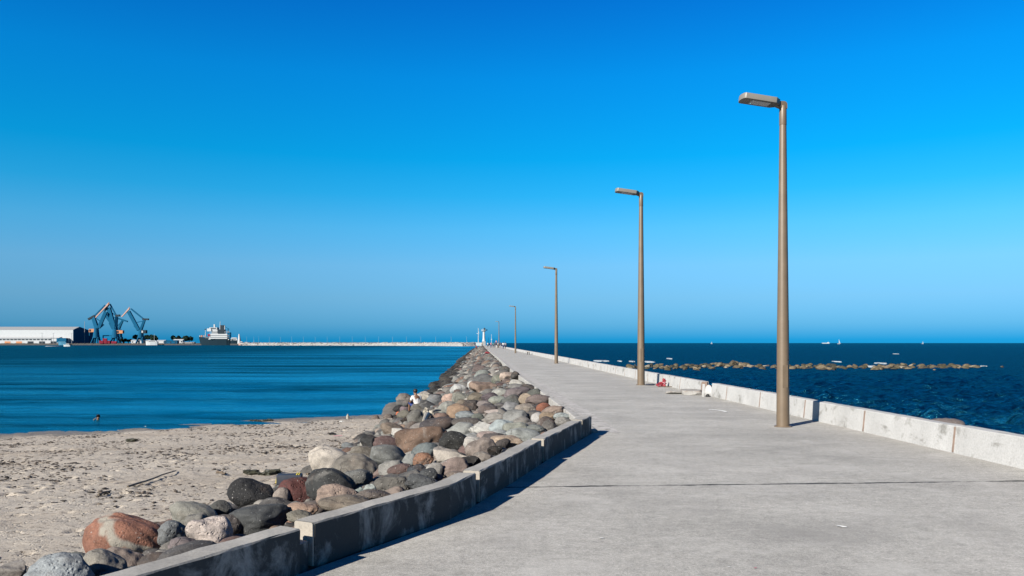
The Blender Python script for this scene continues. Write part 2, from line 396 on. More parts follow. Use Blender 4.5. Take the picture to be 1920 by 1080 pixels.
# ------------------------------------------------------------------ plan of the jetty
# barrier front edge, nearest block first (x, y) at its top, then the kerb line, then the seawall
BAR = [
    [(-2.62, 3.42), (-2.07, 4.43), (-1.47, 5.54)],
    [(-1.415, 5.74), (-1.00, 6.48), (-.556, 7.25), (-.358, 7.90)],
    [(-.315, 8.06), (.00, 9.12), (.39, 10.60)],
    [(.44, 10.78), (.80, 12.0), (1.155, 13.28)],
    [(1.19, 13.42), (1.40, 14.10)]]
EDGE = [(-40, -24.), (-10, -9.9), (-1, -5.0), (3.42, -2.62), (5.54, -1.47), (7.25, -.556), (8.0, -.33), (10.7, .42), (13.4, 1.19), (14.1, 1.40), (14.2, 1.50), (17.5, 1.42),
        (28, .95), (45, .14), (80, -1.17), (141, -3.72), (260, -8.5), (520, -18.6)]
END = 520.0
def XE(y): return interp(EDGE, y)                 # left edge of the paving
def XR(y): return 6.85 - .037*np.asarray(y)       # inner face of the seawall
def XC(y): return (XE(np.minimum(y, END)) + XR(np.minimum(y, END)))/2 + np.where(np.asarray(y) > END, -.030*(np.asarray(y)-END), 0)

def beach_z(x, y):
    yw = 32 + (np.asarray(x)+20.5)*.588 + 1.0*vnoise(np.asarray(x)*.18, np.asarray(y)*.0 + 3.3, 5)
    d = yw - np.asarray(y)
    z = np.where(d > 0, SEA + .037*d*np.clip(.35 + d/14, .35, 1.0), SEA + .10*d)
    return z
def heap_w(y): return interp([(-10, 4.6), (8, 4.6), (11, 5.2), (18, 5.7), (40, 6.1), (120, 6.0), (520, 6.0)], y)
def heap_base(x, y):
    b = beach_z(x, y)
    return np.maximum(b, -2.9)
def edge_dist(x, y):
    """horizontal distance from the paving edge, measured square to it"""
    dy = .05
    s = (XE(y+dy)-XE(y-dy))/(2*dy)
    s = np.clip(s, -.5, .5)
    return (XE(y)-x)/np.sqrt(1+s*s)
def heap_z(x, y):
    t = edge_dist(x, y); w = heap_w(y)
    k = np.clip(t/w, 0, 1)
    base = np.where(np.asarray(y) > 36, -2.25, heap_base(x, y))
    base = np.where(np.asarray(y) < 42, lerp(heap_base(x, y), -2.25, np.clip((np.asarray(y)-34)/8, 0, 1)), base)
    bulge = .95*np.exp(-((np.asarray(x)+6.2)/1.7)**2-((np.asarray(y)-42.5)/3.2)**2)     # a spur of rocks at the beach corner
    return lerp(-.08, base, k**.92) + bulge

# ------------------------------------------------------------------ setting
def strip(name, rows, mat, kind='structure'):
    """a sheet from rows of points (each row the same length)"""
    rows = np.asarray(rows, dtype=float); nr, nc, _ = rows.shape
    o = np_mesh(name, rows.reshape(-1, 3), grid_faces(nr, nc), mat, None, False)
    return tag(o, kind=kind)

ys = np.concatenate([np.arange(-12, 20, .5), np.arange(20, 60, 2), np.arange(60, END+1, 10)])
walk = MB()
rows = []
for y in ys:
    xl, xr = float(XE(y)), float(XR(y))+.1
    rows.append([(lerp(xl, xr, u), y, 0.0) for u in np.linspace(0, 1, 9)])
walkway = strip('walkway', rows, M['walk'])
tag(walkway, 'grey concrete walkway running along the jetty top', None)
# solid body of the jetty under the paving
rows = []
for y in ys:
    xl, xr = float(XE(y)), float(XR(y))+.28
    rows.append([(xl+.01, y, -4.5), (xl+.01, y, -.004), (xr, y, -.004), (xr+5.5, y, -2.7), (xr+9, y, -4.5)])
jetty = strip('jetty_body', rows, M['core'])
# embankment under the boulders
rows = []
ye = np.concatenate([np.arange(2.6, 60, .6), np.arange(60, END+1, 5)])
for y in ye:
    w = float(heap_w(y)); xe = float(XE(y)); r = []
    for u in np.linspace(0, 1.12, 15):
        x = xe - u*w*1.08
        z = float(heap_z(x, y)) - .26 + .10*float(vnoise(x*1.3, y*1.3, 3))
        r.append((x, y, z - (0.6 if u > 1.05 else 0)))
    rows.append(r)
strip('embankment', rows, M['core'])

# beach with trodden sand
def make_beach():
    xs = np.arange(-24, 3.0, .05); yy = np.arange(5.5, 44, .055)
    X, Y = np.meshgrid(xs, yy)
    Z = beach_z(X, Y) + .018*vnoise(X*1.1, Y*1.1, 1) + .012*vnoise(X*3.1, Y*3.1, 2) + .006*vnoise(X*8, Y*8, 4)
    H = np.zeros_like(Z)
    n = 4200
    for _ in range(n):
        cx = rng.uniform(-24, 2); cy = 6 + 36*rng.random()**1.05
        dens = .5 + .5*vnoise(np.array(cx*.22), np.array(cy*.3), 9)
        if rng.random() > .15 + .85*float(dens): continue
        r = rng.uniform(.055, .055+.07*rng.random()); dpt = r*rng.uniform(.55, 1.1); a = rng.uniform(0, math.pi); el = rng.uniform(1, 1.9)
        i0, i1 = int((cx-.3+24)/.05), int((cx+.3+24)/.05); j0, j1 = int((cy-.3-5.5)/.055), int((cy+.3-5.5)/.055)
        i0, j0 = max(i0, 0), max(j0, 0)
        if i1 <= i0 or j1 <= j0: continue
        sx = X[j0:j1, i0:i1]-cx; sy = Y[j0:j1, i0:i1]-cy
        u = (sx*math.cos(a)+sy*math.sin(a))/(r*el); v = (-sx*math.sin(a)+sy*math.cos(a))/r
        q = u*u+v*v
        H[j0:j1, i0:i1] += dpt*(-np.exp(-q*1.4) + .25*np.exp(-(np.sqrt(q)-1.25)**2*5))
    fade = np.clip((Z-SEA-.05)/.15, 0, 1)
    Z = Z + H*fade
    o = np_mesh('beach', np.stack([X, Y, Z], -1).reshape(-1, 3), grid_faces(len(yy), len(xs)), M['sand'])
    tag(o, kind='structure')
    # the rest of the beach, outside the picture
    xs = np.linspace(-120, -23.8, 60); yy = np.linspace(-40, 46, 60)
    X, Y = np.meshgrid(xs, yy); Z = np.clip(beach_z(X, Y), -4.5, .2) - .004
    o2 = np_mesh('beach', np.stack([X, Y, Z], -1).reshape(-1, 3), grid_faces(60, 60), M['sand']); tag(o2, kind='structure')
    xs = np.linspace(-24, 3, 30); yy = np.linspace(-40, 5.6, 30)
    X, Y = np.meshgrid(xs, yy); Z = np.clip(beach_z(X, Y), -4.5, .0) - .004
    X = np.minimum(X, XE(Y)-.3)
    o3 = np_mesh('beach', np.stack([X, Y, Z], -1).reshape(-1, 3), grid_faces(30, 30), M['sand']); tag(o3, kind='structure')
make_beach()

# water: fans of cells that grow with distance
def waves(X, Y, dx, dy, lam, amp, wind, spread, n, seed, sharp):
    r = np.random.default_rng(seed); Z = np.zeros_like(X)
    for _ in range(n):
        l = math.exp(r.uniform(math.log(lam[0]), math.log(lam[1])))
        a = wind + r.normal()*spread
        kx, ky = math.cos(a)*2*math.pi/l, math.sin(a)*2*math.pi/l
        lx, ly = 2*math.pi/(abs(kx)+1e-6), 2*math.pi/(abs(ky)+1e-6)
        att = np.clip(lx/dx/2.5-1, 0, 1)*np.clip(ly/dy/2.5-1, 0, 1)
        s = np.sin(kx*X+ky*Y+r.uniform(0, 6.28))
        Z += att*amp*l**.85*(s*(1-sharp) + sharp*(2*np.exp(2*(s-1))-.6))
    return Z
def water_fan(name, xa, xb, y0, y1, step, nc, mat, wv):
    q0, q1 = 3.6*800/y0, 3.6*800/y1
    q = np.concatenate([np.arange(q0, 1.0, -step), np.geomspace(1.0, q1, 24)])
    y = 3.6*800/q
    u = np.linspace(0, 1, nc)
    XA, XB = xa(y)[:, None], xb(y)[:, None]
    X = XA + (XB-XA)*u[None, :]; Y = np.repeat(y[:, None], nc, 1)
    dx = (XB-XA)/nc*np.ones_like(X); dy = np.gradient(y)[:, None]*np.ones_like(X)
    Z = SEA + waves(X, Y, np.abs(dx), np.abs(dy), **wv)
    Z -= np.where(Y > 3000, (Y-3000)*0, 0)
    o = np_mesh(name, np.stack([X, Y, Z], -1).reshape(-1, 3), grid_faces(len(y), nc), mat)
    return tag(o, kind='structure')
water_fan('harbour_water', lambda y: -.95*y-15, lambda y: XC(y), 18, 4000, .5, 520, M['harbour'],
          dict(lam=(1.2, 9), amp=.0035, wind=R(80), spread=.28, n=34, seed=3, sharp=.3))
water_fan('open_sea', lambda y: XC(y), lambda y: .95*y+18, 11, 24000, .42, 700, M['sea'],
          dict(lam=(.6, 4.6), amp=.0150, wind=R(62), spread=.6, n=90, seed=5, sharp=.5))

# ------------------------------------------------------------------ barrier blocks, kerb, seawall
def resample(pts, step):
    out = [Vector(pts[0])]
    for a, b in zip(pts, pts[1:]):
        a, b = Vector(a), Vector(b); n = max(1, int((b-a).length/step))
        for i in range(1, n+1): out.append(a.lerp(b, i/n))
    return out
def loft(pts, sect, jit=.0, bevel=0.0):
    """sweep a section given as (offset to the left, z) along a plan polyline; returns an MB"""
    mb = MB(); bm = mb.bm; n = len(pts); rings = []
    for i, p in enumerate(pts):
        a = pts[max(0, i-1)]; b = pts[min(n-1, i+1)]; d = (b-a).normalized(); nrm = Vector((-d.y, d.x))
        rings.append([bm.verts.new((p.x+nrm.x*o+rng.uniform(-jit, jit), p.y+nrm.y*o+rng.uniform(-jit, jit), z+(rng.uniform(-jit, jit) if z > .05 else 0))) for o, z in sect])
    m = len(sect)
    for r0, r1 in zip(rings, rings[1:]):
        for k in range(m):
            j = (k+1) % m; bm.faces.new((r0[k], r0[j], r1[j], r1[k]))
    bm.faces.new(rings[0][::-1]); bm.faces.new(rings[-1])
    return mb
def recentre(o):
    """move the origin of a mesh object to the middle of its footprint"""
    co = np.array([v.co for v in o.data.vertices]); c = (co.min(0)+co.max(0))/2; c[2] = co[:, 2].min()
    o.data.transform(Matrix.Translation(-Vector(c))); o.location = c
    return o
bar_labels = [
    'stained concrete barrier block with a straight face beside the orange boulder, cut by the frame',
    'longest stained concrete barrier block, bending at its far end, beside the red-brown boulder',
    'stained concrete barrier block beside the smooth brown boulder, shaded side towards the paving',
    'narrow looking concrete barrier block beside the pale long boulder, before the short end block',
    'short concrete end block closing the barrier where the white kerb begins']
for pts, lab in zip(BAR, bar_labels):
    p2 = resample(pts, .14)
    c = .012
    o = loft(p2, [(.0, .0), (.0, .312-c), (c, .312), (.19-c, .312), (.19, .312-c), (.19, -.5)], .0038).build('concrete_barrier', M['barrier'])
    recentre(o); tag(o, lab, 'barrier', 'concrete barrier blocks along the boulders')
    if pts is not BAR[-1]:      # low stained concrete filler, added to stop sunlight through the joint to the next block
        nx = BAR[BAR.index(pts)+1]; e0, e1 = Vector(pts[-1]), Vector(nx[0]); dv = e1-e0; nn = Vector((-dv.y, dv.x)).normalized(); e0 = e0 + dv*.03; dv = dv*.82
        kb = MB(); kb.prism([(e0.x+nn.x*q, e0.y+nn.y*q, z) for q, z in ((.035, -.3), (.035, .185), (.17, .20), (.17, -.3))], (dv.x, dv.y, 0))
        kj = kb.build('joint_sun_block', M['barrier'], None, .004); kj.data.transform(Matrix.Translation(-o.location)); kj.parent = o
    # pale bare mortar on the end that faces the camera
    a, b = Vector(pts[0]), Vector(pts[1]); d = (a-b).normalized(); nr = Vector((d.y, -d.x))
    e0 = a + d*.001
    mb = MB(); mb.prism([(e0.x+nr.x*q, e0.y+nr.y*q, z) for q, z in ((.006, .0), (.006, .298), (.016, .309), (.172, .309), (.182, .298), (.182, .0))], (d.x*.016, d.y*.016, 0))
    j = mb.build('mortar_joint', M['joint'], None, .003)
    j.data.transform(Matrix.Translation(-o.location)); j.parent = o

ky = np.concatenate([np.arange(14.22, 60, 1.2), np.arange(60, END+.1, 8)])
kp = [Vector((float(XE(y)), y)) for y in ky]
o = loft(kp, [(-.02, .002), (-.02, .045), (.0, .055), (.13, .055), (.15, .04), (.15, -1.2)], .004).build('kerb', M['kerb'])
tag(o, 'pale concrete kerb edging the paving above the boulders', 'kerb')
rows = []
for y in ky: rows.append([(float(XE(y))+.022, y, .004), (float(XE(y))+.42+.05*float(vnoise(np.array(y*.9), np.array(.5), 8)), y, .005)])
strip('edge_strip', rows, M['paver'])
tag(bpy.data.objects['edge_strip'], 'rough edge strip of the walkway beside the kerb')

seg_ys = [3.7, 6.35, 9.0, 11.65, 14.4, 17.05, 19.8, 22.5, 24.0]
def seawall(y0, y1, label, h=.39, group='whitewashed seawall segments', base_h=-.8):
    n = max(2, int((y1-y0)/.22)) if y1-y0 < 10 else int((y1-y0)/3)
    pts = [Vector((float(XR(y)), y)) for y in np.linspace(y1, y0, n)]
    c = .014
    hh = h + rng.uniform(-.008, .008)
    o = loft(pts, [(-.0, .0), (.035, hh-c), (.035+c, hh), (.235, hh), (.25, hh-c), (.25, base_h)], .0025).build('seawall_segment', M['seawall'])
    recentre(o); tag(o, label, 'sea wall', group)
    # sealed joint on the near end
    yj = y0 + .0
    m2 = MB(); x = float(XR(yj))
    m2.prism([(x-.006, yj-.034, .01), (x+.031, yj-.034, hh-.012), (x+.2, yj-.034, hh-.004), (x+.2, yj-.034, .01)], (0, .044, 0))
    j = m2.build('joint_seal', M['caulk']); j.data.transform(Matrix.Translation(-o.location)); j.parent = o
    return o
near_lab = ['whitewashed wall segment at the right edge of the frame, nearest in view',
            'whitewashed wall segment just in front of the big round sea boulder',
            'whitewashed wall segment just beyond the one with the sea boulder behind it',
            'whitewashed wall segment that catches the nearest lamp post\'s shadow',
            'whitewashed wall segment directly behind the nearest lamp post',
            'whitewashed wall segment between the nearest lamp post and the broken gap',
            'short whitewashed wall segment ending at the broken gap']
for k in range(1, 8):
    seawall(seg_ys[k]+.012, seg_ys[k+1]-.012, near_lab[k-1])
ords = ['first', 'second', 'third', 'fourth', 'fifth', 'sixth', 'seventh', 'eighth', 'ninth', 'tenth', 'eleventh', 'twelfth']
y = 25.1
for k in range(12):
    seawall(y+.012, y+2.7-.012, f'{ords[k]} whitewashed wall segment beyond the broken gap, counted away from the camera')
    y += 2.7
seawall(y+.012, END, 'long unbroken far stretch of white seawall running on to the lighthouse', group='whitewashed seawall segments')
# broken stretch with a leaning post and rubble in front
b0 = ground(1300, 743); 
def rubble_piece(name, c, sx, sy, sz, seed, mat, label, cat, group=None, rz=0.0):
    r = random.Random(seed); bm = bmesh.new(); bmesh.ops.create_icosphere(bm, subdivisions=4, radius=1)
    cuts = [(Vector((r.gauss(0,1), r.gauss(0,1), r.gauss(0,1))).normalized(), r.uniform(.45, .75)) for _ in range(9)]
    off = Vector((r.random()*90, 0, 0))
    for v in bm.verts:
        for n, h in cuts:
            d = v.co.dot(n)-h
            if d > 0: v.co -= n*d*.92
        v.co *= 1+.06*noise.noise(v.co*3+off)+.03*noise.noise(v.co*9+off)
        v.co = Vector((v.co.x*sx, v.co.y*sy, v.co.z*sz))
    me = bpy.data.meshes.new(name); bm.to_mesh(me); bm.free()
    o = link_mesh(name, me, mat, None, True); me.set_sharp_from_angle(angle=R(32)); o.location = c; o.rotation_euler = (0, 0, rz)
    return tag(o, label, cat, group)
rubble_piece('concrete_rubble', (5.62, 24.9, .06), .55, .42, .17, 5, M['rubble'], 'low heap-like lump of broken pale concrete in front of the wall gap', 'rubble', None, .1)
rubble_piece('concrete_rubble', (5.15, 25.3, .03), .32, .26, .09, 8, M['rubble'], 'flat chip of broken concrete left of the lump at the wall gap', 'rubble', None, .5)
rubble_piece('concrete_rubble', (6.0, 24.55, .12), .12, .30, .22, 11, M['seawall'], 'upright jagged remnant filling the gap of the white wall', 'rubble', None, .1)
p = ground(1319, 744)
mb = MB(); mb.box((0, 0, .19), (.07, .07, .38), ry=.06)
o = mb.build('stub_post', M['seawall'], None, .008); o.location = p; tag(o, 'small leaning white post stub beside the wall gap', 'post')
mb = MB(); mb.blob((0, 0, .03), .06, 2, .3)
o = mb.build('plastic_bottle_scrap', M['dark']); o.location = p + Vector((.12, -.05, 0)); tag(o, 'small black scrap at the foot of the white post stub', 'litter')

# ------------------------------------------------------------------ street lamps
def make_lamp():
    root = empty('street_lamp', (0, 0, 0), 'x', 'street lamp', 'lamp posts along the jetty')
    mb = MB(); n = 28; H = 6.02
    mb.tube((0, 0, 0), (0, 0, 2.0), .119, .107, n); 
    mb.tube((0, 0, 1.998), (0, 0, H), .105, .060, n)
    pole = mb.build('pole', M['taupe'], root, 0, 2, True)
    mb = MB(); mb.tube((0, 0, .002), (0, 0, .022), .165, .155, n); mb.build('base_collar', M['taupe'], root, .004, 1, True)
    mb = MB(); mb.tube((.055, -.096, 1.26), (.059, -.108, 1.26), .016, .016, 10); mb.build('lock', M['dark'], root)
    mb = MB(); mb.box((0, -.1075, .95), (.10, .012, .42)); mb.build('service_door', M['taupe'], root, .004)
    # spigot with its rounded knuckle
    br = MB(); br.tube((0, 0, H-.34), (0, 0, H+.02), .068, .066, n)
    poly = []
    for a in np.linspace(0, math.pi/2, 8): poly.append((.066*math.sin(a)*1.0, -.055, H+.02+.10*math.cos(a)-.02))
    poly = [(-.16, -.055, H+.10), *[(.0+.064*math.sin(a), -.055, H+.036+.064*math.cos(a)) for a in np.linspace(0, math.pi/2, 8)], (.064, -.055, H-.04), (-.06, -.055, H-.02), (-.16, -.055, H+.02)]
    br.prism(poly, (0, .11, 0)); br.build('bracket', M['taupe'], root, .004, 2, True)
    # flat head: plan outline with rounded nose, swept through its thickness
    tilt = Matrix.Translation((-.07, 0, H+.06)) @ Matrix.Rotation(R(7), 4, 'Y')
    out = []
    for a in np.linspace(-80, 80, 13): out.append((-.69-.075*math.cos(R(a))**.8, .175*math.sin(R(a))/math.sin(R(80))))
    plan = [(-.02, .075), (-.12, .17)] + [(x, y) for x, y in out[::-1]] + [(-.12, -.17), (-.02, -.075)]
    hm = MB(); hm.prism([tilt @ Vector((x, y, -.045)) for x, y in plan], (tilt.to_3x3() @ Vector((0, 0, .105))))
    head = hm.build('lamp_head', M['lamp_grey'], root, .008, 2, True)
    lm = MB(); lm.prism([tilt @ Vector((x, y, -.054)) for x, y in ((-.56, -.10), (-.56, .10), (-.20, .10), (-.20, -.10))], tilt.to_3x3() @ Vector((0, 0, .012)))
    lm.build('lamp_lens', M['lens'], head, .003, 1)
    return root
lamp = make_lamp()
for i, (px, py, hpx, lab) in enumerate([
        (1468, 800, 624, 'nearest and largest taupe lamp post, its head high in the blue sky'),
        (1202, 722, 370, 'taupe lamp post standing beside the red bundle on the walkway'),
        (1043, 681.5, 183, 'taupe lamp post in the middle of the row, against the seawall'),
        (966.5, 662.3, 90, 'slender taupe lamp post just nearer than the crowd on the jetty'),
        (935.5, 651.8, 50, 'smallest taupe lamp post, standing among the people near the lighthouse')]):
    o = lamp if i == 0 else copy_tree(lamp)
    p = ground(px, py); o.location = p
    s = hpx*p.y/F_PX/6.27; o.scale = (s, s, s); o.rotation_euler = (0, 0, R(5)); o['label'] = lab

# ------------------------------------------------------------------ boulders
ICO = {}
def ico(sub):
    if sub not in ICO:
        bm = bmesh.new(); bmesh.ops.create_icosphere(bm, subdivisions=sub, radius=1)
        bm.verts.ensure_lookup_table()
        ICO[sub] = (np.array([v.co[:] for v in bm.verts]), np.array([[v.index for v in f.verts] for f in bm.faces])); bm.free()
    return ICO[sub]
def rock_shape(sub, seed, ang, axes, tilt, yaw):
    v, f = ico(sub); v = v.copy(); r = np.random.default_rng(seed)
    ncut = int(r.integers(4, 8)) if ang < .5 else int(r.integers(9, 14))
    for _ in range(ncut):
        n = r.normal(size=3); n /= np.linalg.norm(n); h = r.uniform(.62, .92) if ang < .5 else r.uniform(.5, .82)
        d = v @ n - h
        k = np.where(d > 0, d, 0)
        v -= n[None, :]*(k*(.55+.4*ang))[:, None]
    a0 = .10+.03*ang
    disp = np.zeros(len(v))
    for j in range(26):
        fr = r.uniform(1.0, 2.6) if j < 10 else r.uniform(3, 9)
        n = r.normal(size=3); n /= np.linalg.norm(n)
        disp += (a0*.95 if j < 10 else a0*.20)/3.2*np.sin(fr*(v @ n)*2.2 + r.uniform(0, 6.28))
    v *= (1+disp)[:, None]
    lo, hi = v.min(0), v.max(0); v = (v-(lo+hi)/2)/((hi-lo)/2)
    cy, sy = math.cos(yaw), math.sin(yaw)
    v = v*np.array(axes)
    v = v @ np.array([[cy, sy, 0], [-sy, cy, 0], [0, 0, 1]])
    ct, st = math.cos(tilt), math.sin(tilt)
    v = v @ np.array([[ct, 0, st], [0, 1, 0], [-st, 0, ct]])
    return v, f

def hit_heap(px, py, lift):
    dx, dz = (px-960)/F_PX, -(py-HOR)/F_PX
    D = np.arange(3.5, 420, .04)
    g = CAM_H + dz*D - (heap_z(dx*D, D)+lift)
    out = np.where(g < 0)[0]
    valid = (XE(D) - dx*D > -.6)
    idx = [i for i in out if valid[i]]
    d = D[idx[0]] if idx else D[out[0]] if len(out) else 40
    return float(d)

